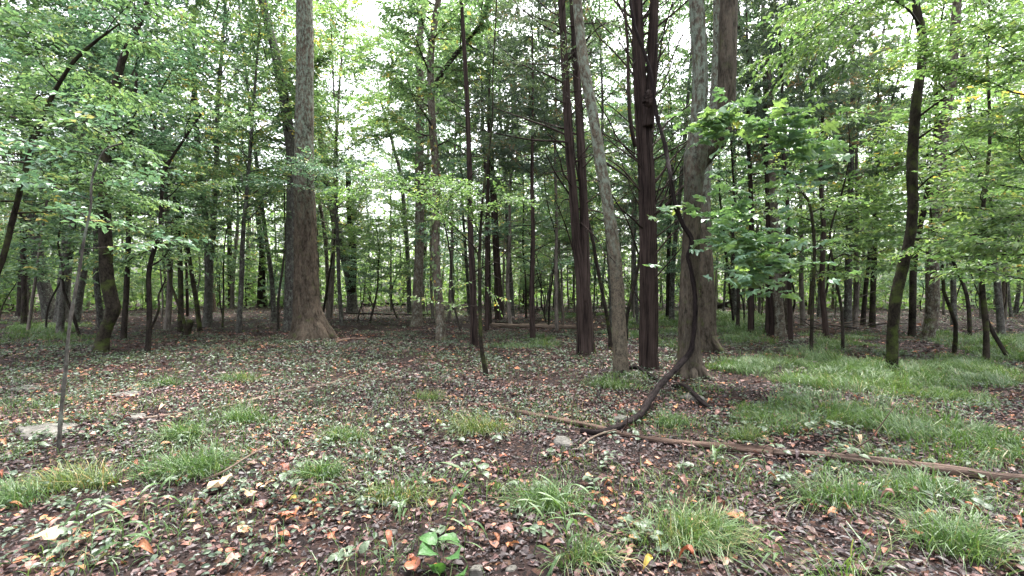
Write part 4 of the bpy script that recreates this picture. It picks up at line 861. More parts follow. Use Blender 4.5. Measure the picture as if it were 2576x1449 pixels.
# crowns that stand out in the picture, placed on purpose
for a in [('broad', 985, 36, 2, .85, 'pale', 'leaf'), ('broad', 520, 21, 3, 1.1, 'grey', 'leaf_cool'), ('broad', 60, 22, 0, 1.15, 'dark', 'leaf'), ('broad', 255, 20, 1, 1.1, 'grey', 'leaf_cool'), ('broad', 930, 47, 1, 1.1, 'grey', 'leaf'), ('broad', 1060, 40, 3, 1.2, 'dark', 'leaf'), ('broad', 1180, 30, 0, 1.15, 'grey', 'leaf'), ('broad', 740, 31, 4, 1.25, 'grey', 'leaf'), ('broad', 1290, 27, 2, 1.1, 'grey', 'leaf'), ('broad', 600, 17, 0, .95, 'grey', 'leaf'), ('broad', 420, 19, 1, 1.0, 'greybrown_lit', 'leaf'), ('broad', 150, 17, 2, .95, 'grey', 'leaf'), ('broad', -60, 15, 3, .9, 'oak', 'leaf'), ('broad', 310, 14.5, 4, .8, 'dark', 'leaf_cool'),
          ('broad', 860, 21, 1, .9, 'grey', 'leaf_warm'), ('broad', 830, 27, 3, 1.1, 'greybrown_lit', 'leaf'), ('broad', 690, 24, 2, 1.1, 'grey', 'leaf'),
          ('cedar', 1340, 14, 0, 1.0, 'cedar', 'leaf_cedar'), ('cedar', 1400, 17, 1, 1.1, 'greybrown_lit', 'leaf_cedar'), ('cedar', 1285, 19, 2, 1.1, 'greybrown_lit', 'leaf_cedar'), ('cedar', 1225, 17, 3, 1.0, 'cedar', 'leaf_cedar'),
          ('cedar', 1990, 13.2, 1, 1.05, 'cedar', 'leaf_cedar'), ('cedar', 2080, 14, 2, 1.0, 'cedar', 'leaf_cedar'), ('cedar', 1890, 16, 3, 1.15, 'cedar', 'leaf_cedar'), ('cedar', 2150, 18, 0, 1.1, 'greybrown_lit', 'leaf_cedar'), ('cedar', 2020, 20, 0, 1.2, 'greybrown_lit', 'leaf_cedar'),
          ('broad', 1130, 24, 4, 1.0, 'greybrown_lit', 'leaf'), ('broad', 1540, 19, 0, 1.0, 'grey', 'leaf'), ('broad', 1690, 22, 2, 1.1, 'grey', 'leaf'), ('broad', 1480, 27, 1, 1.1, 'greybrown_lit', 'leaf'), ('broad', 1600, 30, 3, 1.2, 'grey', 'leaf'),
          ('broad', 1850, 26, 3, 1.1, 'grey', 'leaf'), ('broad', 2060, 28, 4, 1.15, 'grey', 'leaf_warm'), ('broad', 2400, 20, 1, 1.0, 'grey', 'leaf_warm'), ('broad', 2520, 15, 2, .85, 'grey', 'leaf_warm'), ('broad', 2620, 19, 0, 1.0, 'dark', 'leaf_warm'), ('broad', 2470, 27, 4, 1.1, 'grey', 'leaf')]:
    put(*a, force=True)
for a in [('sapling', 470, 15, 2, 1.6, 'mossy', 'leaf'), ('sapling', -80, 9, 4, 1.3, 'dark', 'leaf'), ('sapling', 200, 16, 2, 1.5, 'dark', 'leaf'), ('sapling', 700, 18, 4, 1.5, 'twig', 'leaf'), ('sapling', 560, 20, 0, 1.6, 'dark', 'leaf_cool'),
          ('sapling', 2120, 11.5, 1, 1.3, 'dark', 'leaf_warm'), ('sapling', 2400, 11, 2, 1.4, 'mossy', 'leaf_warm'), ('sapling', 2540, 10, 3, 1.4, 'dark', 'leaf_warm'), ('sapling', 2440, 15, 4, 1.6, 'dark', 'leaf'), ('sapling', 2080, 17, 2, 1.6, 'dark', 'leaf_warm'), ('sapling', 1980, 19, 3, 1.6, 'dark', 'leaf'),
          ('sapling', 1380, 18, 1, 1.5, 'dark', 'leaf'), ('sapling', 1160, 17, 0, 1.5, 'twig', 'leaf_cool'), ('sapling', 930, 22, 2, 1.6, 'dark', 'leaf_warm'), ('sapling', 1000, 26, 3, 1.6, 'dark', 'leaf')]:
    put(*a, force=True)
def rnd_px(lo=-250, hi=2830): return R2.uniform(lo, hi)
def depth(a, b): return math.sqrt(R2.uniform(a*a, b*b))
for k in range(80):
    px, d = rnd_px(), depth(26, 62)
    if 870 < px < 1045 and d < 50: continue
    if 2225 < px < 2330 and d < 40: continue
    put('broad', px, d, int(R2.integers(5)), R2.uniform(.8, 1.2), ('grey', 'greybrown_lit', 'pale', 'oak', 'grey')[R2.integers(5)], ('leaf', 'leaf', 'leaf_cool', 'leaf_warm')[R2.integers(4)])
for k in range(150):
    px, d = rnd_px(), depth(17, 56)
    if 880 < px < 1040 and d < 34: continue
    put('pole', px, d, int(R2.integers(4)), R2.uniform(.75, 1.2), ('dark', 'greybrown_lit', 'grey', 'greybrown_lit')[R2.integers(4)], ('leaf', 'leaf_cool', 'leaf_warm')[R2.integers(3)])
for k in range(52):
    px, d = (R2.normal(1400, 260) if R2.random() < .55 else rnd_px()), depth(17, 55)
    if 870 < px < 1050 and d < 40: continue
    put('cedar', px, d, int(R2.integers(4)), R2.uniform(.75, 1.2), ('cedar', 'greybrown_lit', 'greybrown_lit')[R2.integers(3)], 'leaf_cedar')
for k in range(190):
    px, d = rnd_px(), depth(18, 52)
    if d < 17 and 100 < px < 2100: continue
    put('sapling', px, d, int(R2.integers(5)), R2.uniform(.7, 1.35), ('twig', 'dark', 'mossy')[R2.integers(3)], ('leaf', 'leaf_cool', 'leaf_warm')[R2.integers(3)])

# beyond about sixty metres the wood reads as one mass
mb, tb = MB(), MB(); k = 62000
ang = R2.uniform(-.95, .95, k); dist = R2.uniform(46, 105, k)
x = np.sin(ang)*dist*1.12; y = np.cos(ang)*dist
hgt = 9+9*vnoise(np.stack([ang*9, dist*.05, ang*0], -1), 5)+4*vnoise(np.stack([ang*40, dist*.2, ang*0], -1), 6)
z = hgt*np.where(dist < 60, .35, 1.0)*R2.uniform(0, 1, k)**1.1
leaf_faces(mb, np.column_stack([x, y, z]), R2.normal(0, 1, (k, 3))*[1, 1, .5], R2.normal(0, .5, (k, 3))+[0, 0, 1], R2.uniform(.35, .8, k), R2.uniform(.25, .5, k), np.clip(.35+.3*vnoise(np.stack([ang*30, dist*.3, z*.4], -1), 9)+R2.normal(0, .12, k), 0, .95))
o = mb.build('far_woodland', M['leaf_warm']); tag(o, 'far green wood closing the view behind all the trunks', kind='stuff')
for q in range(260):
    a = R2.uniform(-.95, .95); d = R2.uniform(58, 95); X, Y = math.sin(a)*d*1.12, math.cos(a)*d; h = R2.uniform(8, 15); r0 = R2.uniform(.08, .22); l = R2.normal(0, .04)
    tube(tb, np.array([[X, Y, -.2, r0], [X+l*h*.5, Y, h*.5, r0*.8], [X+l*h+R2.normal(0, .3), Y, h, r0*.3]]), 6)
o = tb.build('far_trunks', M['greybrown_lit'], smooth=True); tag(o, 'far thin trunks standing in the green mass of the wood', kind='stuff')

# ------------------------------------------------------------------ logs, sticks, rocks
R3 = np.random.default_rng(303)
KEEP_OFF = []                                  # where no grass grows: under the near logs
def lying(name, label, pts, mat, cat='log', amp=.008, nseg=14, step=.06, group=None, lift=.35, stubs=0, free_z=False):
    """something lying on the ground: (px, py, half width px[, height m])"""
    rows = []
    for q in pts:
        px, py, hw = q[:3]; h = q[3] if len(q) > 3 else 0.0
        d = FPX*(CAM_H-h)/(py-HY); x = (px-CX)/FPX*d; r_ = hw/FPX*d
        rows.append([x, d, float(terrain(x, d))+h+r_*lift, r_])
    P = spline(np.array(rows), step); s = hash_seed(label); mb = MB()
    if 'log' in name and P[0, 1] < 6: KEEP_OFF.extend((x, y-.06, .13) for x, y in P[::2, :2])
    c = P[len(P)//2, :3].copy(); c[2] = terrain(c[0], c[1]); P[:, :3] -= c
    tube(mb, P, nseg, lambda bk, s_, a, R: np.minimum(amp, R*.35)*(2*ridge(vnoise(bk*np.array([50, 50, 3])+s, s))-1)+R*.3*(vnoise(bk*np.array([10, 10, 2.2])+s, s+1)-.5))
    if stubs:
        e = empty(name, c); mb.build('stem', M[mat], e, True); tag(e, label, cat, group)
        for k in range(stubs):
            i = R3.integers(2, len(P)-2); m2 = MB(); tube(m2, wander(P[i, :3], [R3.normal(), R3.normal(), R3.uniform(.1, .9)], R3.uniform(.15, .6)*(1+P[i, 3]*8), max(P[i, 3]*.35, .004), R3, n=4, wig=.25), 5); m2.build('side_branch', M[mat], e, True)
        return e
    return tag(mb.build(name, M[mat], loc=c, smooth=True), label, cat, group)

lying('fallen_log', 'long red-brown pole on the ground ending broken beside the grass', [(1540, 1080, 4.5), (1588, 1090, 5), (1660, 1104, 6.5), (1720, 1111, 7), (1790, 1120, 8), (1860, 1130, 9), (1920, 1138, 10), (1948, 1141, 7)], 'log', amp=.02, nseg=20, lift=.9, stubs=3)
lying('fallen_log', 'longest split grey-brown log running off through the grass', [(1945, 1142, 8), (2063, 1154, 8), (2120, 1163, 9.5), (2176, 1168, 9), (2289, 1187, 10.5), (2402, 1199, 10), (2500, 1210, 9), (2600, 1220, 10), (2720, 1236, 9)], 'rotten', amp=.026, nseg=26, lift=1.1, stubs=4)
lying('fallen_branch', 'thin brown branch lying behind the vine loop toward the centre', [(1060, 1019, 2.5), (1140, 1018, 3.2), (1218, 1021, 4), (1302, 1037, 5), (1415, 1056, 6), (1499, 1070, 6), (1560, 1084, 5)], 'log', 'branch', stubs=3, lift=1.0)
lying('fallen_branch', 'pale thin stick lying on a slant behind the near grass tufts', [(361, 1063, 3.4), (451, 1049, 3.6), (564, 1027, 3.6), (677, 1001, 3.2), (740, 988, 3), (806, 975, 2.6), (850, 960, 2.2), (890, 947, 1.6)], 'dead', 'stick')
lying('fallen_log', 'weathered fallen log with forked root end beyond the fluted cedar', [(1238, 824, 5), (1290, 827, 5.5), (1330, 829, 5.5), (1390, 831, 5), (1443, 832, 4.5), (1500, 834, 3.5)], 'dead', amp=.03, nseg=14, step=.15, stubs=5, lift=1.2)
lying('fallen_log', 'dark second log lying along the weathered forked one', [(1246, 818, 3), (1300, 820, 3.2), (1370, 823, 3), (1420, 827, 2.5)], 'dark', amp=.03, step=.2, lift=1.6)
lying('fallen_log', 'long dark log across the clearing behind the massive tree', [(857, 790, 2.6), (930, 791, 3), (1000, 793, 3), (1093, 793, 2.4)], 'dark', step=.3, lift=.5)
lying('fallen_log', 'far dark log on the leaves below the leaning grey trunk', [(915, 771, 3), (960, 768, 3.4), (1020, 770, 3)], 'dark', step=.4, lift=.5)
lying('fallen_branch', 'short brown stick lying by the flared root of the massive tree', [(845, 859, 3), (880, 855, 4), (922, 852, 3)], 'log', 'stick', stubs=2)
lying('fallen_branch', 'dark straight branch lying in grass before the two-toned trunk', [(1818, 800, 2), (1860, 806, 2.5), (1900, 812, 2.6), (1930, 818, 2)], 'dark', 'branch')
lying('fallen_log', 'brown log behind the hooked sapling beside the brush pile', [(1985, 842, 4), (2040, 842, 5), (2090, 843, 5), (2150, 845, 4)], 'log', amp=.02, step=.15)
lying('fallen_log', 'rotten brown log behind the curving mossy trunk', [(2170, 853, 5), (2215, 856, 6), (2250, 856, 5.5), (2300, 860, 4)], 'log', amp=.02, step=.15)
lying('fallen_branch', 'dark thin branch on the ground in front of the curving trunk', [(2150, 922, 2), (2200, 924, 2.6), (2245, 936, 2.6), (2300, 945, 2.6), (2365, 962, 1.8)], 'dark', 'branch')
lying('fallen_branch', 'bleached thin branch lying behind the curving trunk', [(2170, 928, 2), (2200, 915, 2.4), (2230, 909, 2), (2246, 904, 1.5)], 'dead', 'branch')
lying('fallen_branch', 'pale long branch at the back of the bright grass', [(2420, 945, 2), (2480, 950, 2.6), (2540, 958, 3), (2610, 968, 2.6)], 'dead', 'branch', stubs=2)
lying('fallen_branch', 'dark stick among pale twigs behind the grass', [(2390, 912, 3), (2430, 916, 3.4), (2480, 918, 2.6)], 'log', 'stick')
lying('fallen_branch', 'thin dark twig lying along the red-brown pole', [(1640, 1126, 2), (1720, 1131, 2), (1800, 1133, 2), (1880, 1136, 1.4)], 'dark', 'twig')
lying('fallen_branch', 'curved dark root-like branch arching beside the lichened trunk', [(1560, 945, 4), (1575, 930, 4.5, .06), (1600, 925, 4.5, .08), (1625, 938, 4.5, .05), (1655, 958, 4), (1672, 966, 3)], 'vine', 'branch', lift=.6)
lying('fallen_branch', 'curved dark branch draped over the pale slab below the forked tree', [(1690, 971, 4), (1720, 970, 5, .04), (1745, 985, 5, .07), (1765, 1007, 4.6, .05), (1790, 1026, 4)], 'vine', 'branch', lift=.6)
lying('fallen_branch', 'small S-shaped dark root in leaves left of the vine loop', [(1510, 970, 3.5), (1505, 995, 3.5, .03), (1520, 1010, 3), (1540, 1018, 2)], 'vine', 'root', lift=.6)
lying('fallen_branch', 'pale crooked stick crossing the foot of the vine loop', [(1448, 1128, 1.6), (1485, 1098, 2, .04), (1520, 1082, 2, .1), (1550, 1072, 1.5, .1)], 'dead', 'stick')
lying('fallen_branch', 'brown stick half buried in leaves left of the big-leaved plant', [(735, 1253, 3), (790, 1243, 4), (850, 1232, 4), (885, 1224, 2.5)], 'log', 'stick')
lying('fallen_branch', 'thin white twig lying over the biggest near grass tuft', [(505, 1215, 1.4, .05), (560, 1195, 1.8, .1), (620, 1160, 1.8, .14), (665, 1135, 1.4, .15)], 'dead', 'twig')
lying('fallen_branch', 'thin curving white twig beside the sapling and flat rock', [(40, 1052, 1.5), (90, 1042, 2), (135, 1038, 2), (165, 1046, 1.4)], 'dead', 'twig')
lying('fallen_branch', 'short pale stick near the lowest dark leaf patch', [(1990, 1440, 4), (2010, 1425, 4.5), (2030, 1410, 3)], 'dead', 'stick')
e = lying('leaning_deadwood', 'thin pale dead shoot slanting up between cedar and forked tree', [(1640, 800, 2, 1.0), (1660, 765, 2.2, 1.2), (1700, 745, 2, 1.38), (1720, 742, 1.5, 1.44)], 'dead', 'branch') if False else None
# stump, upturned root mass, brush pile
e, W = tree('stump', 'short leaning mossy stump with a broken top', 'stump', (468, 846), [(468, 842, 9), (473, 825, 8), (479, 806, 8)], 'mossy', lambda s: d_oak(s, .02), 16, .05, .15, .1, grow=False)
e, W = tree('stump', 'small dark decayed stump far behind the forked tree', 'stump', (1806, 775), [(1804, 773, 12), (1802, 768, 11), (1800, 763, 7)], 'dark', lambda s: d_oak(s, .06), 16, .06, .3, .2, grow=False)
for k in range(4): fork(e, [(1800, 770, 4, 42), (1815+8*k, 768-3*k, 3, 42), (1835+R3.uniform(-10, 10), 772-4*k, 1.5, 42)], 'dark', None, 6, .2, 'root')
bp = empty('brush_pile', gnd(2090, 838)); tag(bp, 'tangled heap of grey dead sticks beside the grey trunk', 'brush pile')
for k in range(46):
    m2 = MB(); p = np.array([R3.normal(0, .75), R3.normal(0, .35), abs(R3.normal(0, .14))+.02]); a = R3.uniform(-.6, .6)+(math.pi if R3.random() < .5 else 0)
    tube(m2, wander(p, [math.cos(a), math.sin(a)*.7, R3.normal(.05, .16)], R3.uniform(.6, 1.7), R3.uniform(.008, .028), R3, n=5, wig=.15), 5)
    m2.build('dead_stick', M[('dead', 'dark', 'log', 'grey')[R3.integers(4)]], bp, True)

def rock(label, px, py, w, h, t=.06, group=None, seed=1):
    """flat stone: centre pixel, width px, apparent height px"""
    g = gnd(px, py); d = g[1]; rx = w/2/FPX*d; ry = max(h/2/FPX*d*d/CAM_H*.9, rx*.35); ry = min(ry, rx*1.1)
    nu, nv = 22, 9; r = np.random.default_rng(seed); V = []
    u = np.arange(nu)/nu*2*np.pi
    edge = .88+.42*(vnoise(np.stack([np.cos(u)*1.5+seed, np.sin(u)*1.5, u*0], -1), seed)-.5)*2+.16*(vnoise(np.stack([np.cos(u)*4+seed, np.sin(u)*4, u*0], -1), seed)-.5)
    for k, (f, zz) in enumerate([(1.0, -.05), (1.02, .2), (.97, .65), (.88, .9), (.7, 1.0), (.45, 1.03), (.2, 1.0)]):
        V.append(np.column_stack([np.cos(u)*rx*f*edge, np.sin(u)*ry*f*edge, np.full(nu, t*zz)]))
    V = np.vstack(V); V[:, 2] += np.where(V[:, 2] > t*.5, 1, .2)*t*.55*(vnoise(V*np.array([7, 7, 4])+seed, seed)-.5)+V[:, 0]*r.normal(0, .06)
    i = np.arange(6)[:, None]*nu; j = np.arange(nu)[None, :]; k = (j+1) % nu
    Q = np.stack([i+j, i+k, i+nu+k, i+nu+j], -1).reshape(-1, 4); V = np.vstack([V, [[0, 0, t]]])
    T = np.stack([6*nu+np.arange(nu), 6*nu+(np.arange(nu)+1) % nu, np.full(nu, len(V)-1)], -1)
    mb = MB(); mb.add(V, Q, T); o = mb.build('flat_rock' if w > 25 else 'stone', M['rock'], None, False, g-[0, 0, t*.3]); tag(o, label, 'rock', group); o.rotation_euler[2] = r.uniform(-.2, .2)
    FIXEDR.append((g[0], g[1], max(rx, ry))); return o
FIXEDR = []
for k, a in enumerate([('pale cracked slab below the foot of the forked tree', 1742, 996, 64, 46, .07), ('small pale slab lying behind the vine loop', 1560, 1044, 50, 18, .05), ('pale flat stone at the ground end of the vine', 1412, 1110, 68, 24, .05),
    ('pale rock near the hooked sapling foot', 2040, 922, 36, 14, .09), ('light grey rock flush with the leaves far left of the sapling', 70, 977, 74, 22, .05), ('biggest flat grey rock behind the near sapling', 112, 1092, 138, 36, .07),
    ('grey slab between the two flat rocks and grass tufts', 320, 1002, 62, 16, .04), ('thin grey slab at the tip of the pale slanting stick', 345, 1058, 46, 16, .04), ('small pale rock by the thin crooked stem', 2415, 914, 32, 12, .07),
    ('small white angular stone by the lowest leaves near centre', 1286, 1430, 36, 16, .03), ('small whitish stone left of the big-leaved plant', 1026, 1386, 22, 14, .03), ('pale stone cut by the lower edge beside the big-leaved plant', 1196, 1440, 46, 26, .04), ('pale chip of stone under the broad grass left of centre', 985, 1342, 28, 14, .02)]):
    rock(a[0], a[1], a[2], a[3], a[4], a[5], seed=k+3)

# ------------------------------------------------------------------ grass
R4 = np.random.default_rng(404)
def blades(mb, root, h, lean, w, tint, bend=1.0):
    N = len(root); h = np.broadcast_to(h, (N,)); w = np.broadcast_to(w, (N,)); L = np.column_stack([lean, np.zeros(N)])
    sd = norm(np.cross(norm(L+1e-5), [0, 0, 1.0])+R4.normal(0, .5, (N, 3))*[1, 1, .2])
    V = []
    for t, f in ((0, .8), (.38, 1.0), (.72, .65)):
        c = root+L*(h*(t**1.7)*bend)[:, None]; c = c+np.array([0, 0, 1.0])*(h*(t-.42*bend*np.linalg.norm(lean, axis=1)*t*t))[:, None]
        V += [c-sd*(w*f/2)[:, None], c+sd*(w*f/2)[:, None]]
    c = root+L*(h*bend)[:, None]; c = c+np.array([0, 0, 1.0])*(h*(1-.62*bend*np.linalg.norm(lean, axis=1)))[:, None]; V.append(c)
    V = np.stack(V, 1); b = np.arange(N)[:, None]*7
    Q = np.concatenate([b+np.array([0, 1, 3, 2]), b+np.array([2, 3, 5, 4])]); T = b+np.array([4, 5, 6])
    mb.add(V.reshape(-1, 3), Q, T, None, np.repeat(np.broadcast_to(tint, (N,)), 7))
def on_ground(px, d, up=0.0):
    x = (px-CX)/FPX*d; return np.column_stack([x, d, terrain(x, d)+up])
def patch(px0, px1, py0, py1, dens, thr=.42, seed=1, soft=True):
    d0, d1 = FPX*CAM_H/(py1-HY), FPX*CAM_H/(py0-HY); area = (px1-px0)/FPX*(d1*d1-d0*d0)/2
    n = int(area*dens); px = R4.uniform(px0, px1, n); d = np.sqrt(R4.uniform(d0*d0, d1*d1, n)); P = on_ground(px, d)
    u = (px-px0)/(px1-px0); v = (d-d0)/(d1-d0); edge = (np.minimum(np.minimum(u, 1-u)*5, np.minimum(v, 1-v)*5)+2.2*(vnoise(np.stack([P[:, 0]*.9, P[:, 1]*.9, P[:, 0]*0], -1), seed+7)-.62)).clip(0, 1) if soft else 1
    k = vnoise(np.stack([P[:, 0]*1.7, P[:, 1]*1.7, P[:, 0]*0], -1), seed)*.7+vnoise(np.stack([P[:, 0]*5, P[:, 1]*5, P[:, 0]*0], -1), seed+1)*.3
    P = P[k*edge**.6 > thr*R4.uniform(.75, 1.25, n)]
    for (x, y, r_) in KEEP_OFF: P = P[(P[:, 0]-x)**2+(P[:, 1]-y)**2 > r_*r_]
    return P
mb = MB()
for (a, b, c, d_, dens, thr, hh) in [(1760, 2760, 890, 1165, 1150, .30, .23), (2000, 2800, 1170, 1560, 1150, .26, .2), (1960, 2660, 1100, 1230, 620, .3, .17), (1500, 1920, 782, 885, 330, .36, .24), (1800, 1960, 790, 885, 300, .3, .26), (1185, 1430, 845, 893, 420, .36, .2),
        (-40, 250, 806, 872, 330, .3, .22), (1960, 2230, 845, 915, 420, .34, .22), (2330, 2660, 842, 935, 380, .34, .22), (1790, 2000, 890, 1010, 500, .5, .18), (1000, 1250, 780, 800, 60, .4, .25), (1340, 1500, 785, 815, 120, .4, .25), (1640, 1930, 940, 1090, 300, .52, .15), (560, 1000, 845, 880, 100, .5, .12), (1480, 1640, 935, 985, 700, .46, .16), (940, 1580, 1110, 1480, 620, .46, .17), (150, 920, 1170, 1460, 260, .5, .13), (1050, 1420, 1000, 1130, 260, .48, .14), (1580, 1960, 1180, 1480, 380, .46, .16)]:
    P = patch(a, b, c, d_, dens, thr+.06, seed=int(a+c) % 50)
    n = len(P); cl = vnoise(np.stack([P[:, 0]*3.1, P[:, 1]*3.1, P[:, 0]*0], -1), 31); c2 = vnoise(np.stack([P[:, 0]*1.9, P[:, 1]*1.9, P[:, 0]*0], -1), 33)
    hs = hh*R4.uniform(.4, 1.25, n)*(.35+1.15*cl); th = 12*c2+R4.normal(0, .7, n); ln = R4.uniform(.35, 1.15, n)
    far_w = .0052 + .00035*P[:, 1]
    blades(mb, P, hs, np.column_stack([np.cos(th), np.sin(th)])*ln[:, None], far_w*R4.uniform(.7, 1.3, n), np.clip(R4.normal(.5, .2, n)+.2*(vnoise(np.stack([P[:, 0], P[:, 1], P[:, 0]*0], -1)*1.2, 8)-.5), 0, .99))
tag(mb.build('grass', M['grass']), 'soft green woodland grass spreading between the trunks', 'grass', kind='stuff')
# thin scattered blades over the leaves everywhere near
mb = MB(); P = np.vstack([patch(-150, 2700, 1010, 1470, 420, .55, seed=5, soft=False), patch(-150, 2700, 890, 1010, 90, .52, seed=5, soft=False)]); n = len(P); th = R4.uniform(0, 6.28, n)
blades(mb, P, R4.uniform(.05, .2, n), np.column_stack([np.cos(th), np.sin(th)])*R4.uniform(.2, 1.1, n)[:, None], .005, np.clip(R4.normal(.4, .25, n)+np.where(R4.random(n) < .12, .5, 0), 0, 1))
tag(mb.build('grass', M['grass']), 'thin green and straw blades scattered through the leaf litter', 'grass', kind='stuff')

NEAR = []      # (x, y, short name) of things on the ground that labels can point to
def tuft(label, short, px, py, rad, n, h, mat='grass', dirx=0.0, squash=.6):
    g = gnd(px, py); rr = rad/FPX*g[1]
    n = int(n*1.25); cs = R4.uniform(-.75, .75, (7, 2)); q = (R4.normal(0, .26, (n, 2))+cs[R4.integers(0, 7, n)]*.75)*[rr, rr*squash]; root = np.column_stack([q, terrain(g[0]+q[:, 0], g[1]+q[:, 1])-g[2]])
    cl = R4.normal(0, .35, (9, 2))[R4.integers(0, 9, n)]; out = q/max(rr, .01)*.7+cl+R4.normal(0, .5, (n, 2))+[dirx, -.1]; hs = h*R4.uniform(.2, 1.4, n)*(1-.35*np.clip(np.linalg.norm(q, axis=1)/rr, 0, 1))
    m2 = MB(); blades(m2, root, hs, out, R4.uniform(.0035, .0065, n), np.clip(R4.normal(.48, .2, n)+np.where(R4.random(n) < .1, .45, 0), 0, 1))
    o = m2.build('grass_tuft', M[mat], None, False, g); tag(o, label, 'grass tuft', 'grass tufts in the leaf litter'); NEAR.append((g[0], g[1], short)); return o
for a in [('largest dense sedge tuft among the near leaves with a white twig across', 'the largest sedge tuft', 470, 1195, 120, 620, .26, 'grass'), ('long flopping yellow-green tuft at the foot of the near sapling', 'the flopping tuft', 190, 1225, 120, 420, .26, 'grass_dry', -.5), ('low tuft spilling over beside the flopping one at the frame edge', 'the edge tuft', 45, 1262, 90, 260, .24, 'grass', -.5),
    ('round green tuft in front of the pale slanting stick', 'the round tuft', 465, 1100, 66, 420, .24, 'grass'), ('bright tuft behind the tip of the round one, under the stick', 'the bright tuft', 625, 1062, 74, 430, .24, 'grass'), ('small far tuft before the massive tree', 'the small far tuft', 605, 968, 60, 260, .24, 'grass'), ('thin dull tuft beside the small far one', 'the dull tuft', 415, 975, 48, 180, .22, 'grass'),
    ('tawny tuft in the middle of the clearing', 'the tawny tuft', 1080, 1003, 50, 240, .2, 'grass_dry'), ('wide yellowing tuft near the thin brown branch', 'the yellowing tuft', 1205, 1085, 90, 520, .24, 'grass_dry'), ('green tuft left of the dark leaf hollow', 'the hollow-side tuft', 805, 1210, 60, 300, .2, 'grass'), ('tuft skirting the foot of the lichened trunk', 'the trunk-foot tuft', 1545, 968, 74, 460, .26, 'grass'),
    ('sparse tuft mixed with low plants, mid-clearing', 'the sparse tuft', 850, 1108, 84, 320, .2, 'grass'), ('broad tuft under the tall grass stalks at centre', 'the centre tuft', 1390, 1262, 130, 560, .2, 'grass'), ('big spreading tuft close by, lower centre', 'the big spreading tuft', 1715, 1345, 165, 760, .25, 'grass'), ('thin low tuft behind the big-leaved plant', 'the thin low tuft', 985, 1258, 100, 340, .15, 'grass_dry'),
    ('small yellow tuft by the red-brown pole', 'the pole-side tuft', 1880, 1100, 66, 300, .18, 'grass_dry'), ('small tuft between pale slab and red-brown pole', 'the slab-side tuft', 1690, 1062, 58, 260, .2, 'grass'), ('loose tuft in the near grass below the long split log', 'the log-side tuft', 2110, 1270, 120, 420, .24, 'grass'), ('tuft leaning over the leaves at the lowest corner', 'the corner tuft', 2420, 1390, 150, 520, .28, 'grass'),
    ('small tuft at the lower edge beside scattered stones', 'the lower-edge tuft', 1470, 1405, 90, 240, .18, 'grass'), ('little bright tuft in the leaves before the split log', 'the little bright tuft', 2330, 1245, 90, 360, .2, 'grass')]:
    tuft(*a)

# broad-bladed grass stalks: stem and each blade its own part
def blade_mesh(L, W, droop, seed):
    r = np.random.default_rng(seed); m = MB(); rows = []; n = 7
    for k in range(n):
        t = k/(n-1); w = W*(math.sin(math.pi*min(t*.9+.08, 1))**.7)*(1 if k < n-1 else .05); x = L*t*(1-.25*droop*t); z = L*(.45*t-droop*t*t)
        rows.append([[x, -w/2, z+w*.18], [x, 0, z], [x, w/2, z+w*.18]])
    V = np.array(rows).reshape(-1, 3); Q = [[3*k+c, 3*k+c+1, 3*k+c+4, 3*k+c+3] for k in range(n-1) for c in (0, 1)]
    m.add(V, Q, None, None, np.full(len(V), r.uniform(.2, .8))); return m.mesh('blade', M['grass'])
BL = [blade_mesh(.19, .021, d, i) for i, d in enumerate((.35, .6, .85, 1.1))]
def stalk(label, px, py, h, lean, nb, sc=1.0):
    g = gnd(px, py); e = empty('grass_stalk', g); tag(e, label, 'grass stalk', 'broad-bladed grass stalks')
    P = spline(np.array([[0, 0, -.02, .0022], [lean*.25*h, -.02, h*.4, .002], [lean*.6*h, -.03, h*.75, .0016], [lean*h, -.05, h, .001]]), .04); m = MB(); tube(m, P, 5); m.build('stem', M['grass'], e, True)
    a = R4.uniform(0, 6.28)
    for k in range(nb):
        i = int((.2+.8*k/max(nb-1, 1))*(len(P)-1)); a += math.pi+R4.normal(0, .5)
        o = link_mesh('blade', BL[R4.integers(4)], e, P[i, :3], (R4.normal(0, .25), R4.normal(-.15, .3), a), sc*R4.uniform(.7, 1.15))
    NEAR.append((g[0], g[1], 'a grass stalk'))
for a in [('tallest broad-bladed stalk leaning over the centre leaves', 1340, 1395, .42, .45, 7, 1.1), ('broad-bladed stalk standing at the lower centre with folded blade', 1430, 1420, .34, -.1, 7, 1.1), ('drooping stalk with pale blades just behind the big-leaved plant', 1150, 1320, .36, .15, 7, 1.0), ('broad-bladed stalk rising out of the big-leaved plant', 1165, 1400, .33, .2, 6, .9), ('upright stalk between the drooping stalk and yellowing tuft', 1185, 1240, .3, -.1, 6, .9),
    ('arched stalk against the red-brown pole', 1790, 1190, .3, .3, 7, .9), ('bunched stalk below the red-brown pole', 1850, 1215, .24, .4, 6, .9), ('stalk in the leaf hollow beside the hollow-side tuft', 800, 1262, .26, .1, 6, .9), ('thick bent stalk at the lower left by tan leaves', 395, 1295, .22, .3, 6, 1.0), ('twin-bladed stalk lowest of those left of centre', 310, 1392, .22, .2, 6, 1.0), ('bent stalk between two tufts near the frame corner', 210, 1330, .2, .5, 5, 1.1),
    ('short stalk at the corner of the near grass', 1945, 1420, .22, -.3, 6, .9), ('short stalk beside scattered pale stones', 1015, 1310, .2, -.2, 6, .8), ('leaning stalk at the edge of the centre tuft', 1480, 1290, .26, .3, 6, .9), ('stalk with wide blades before the centre tuft', 1375, 1330, .28, -.3, 7, 1.0)]:
    stalk(*a)

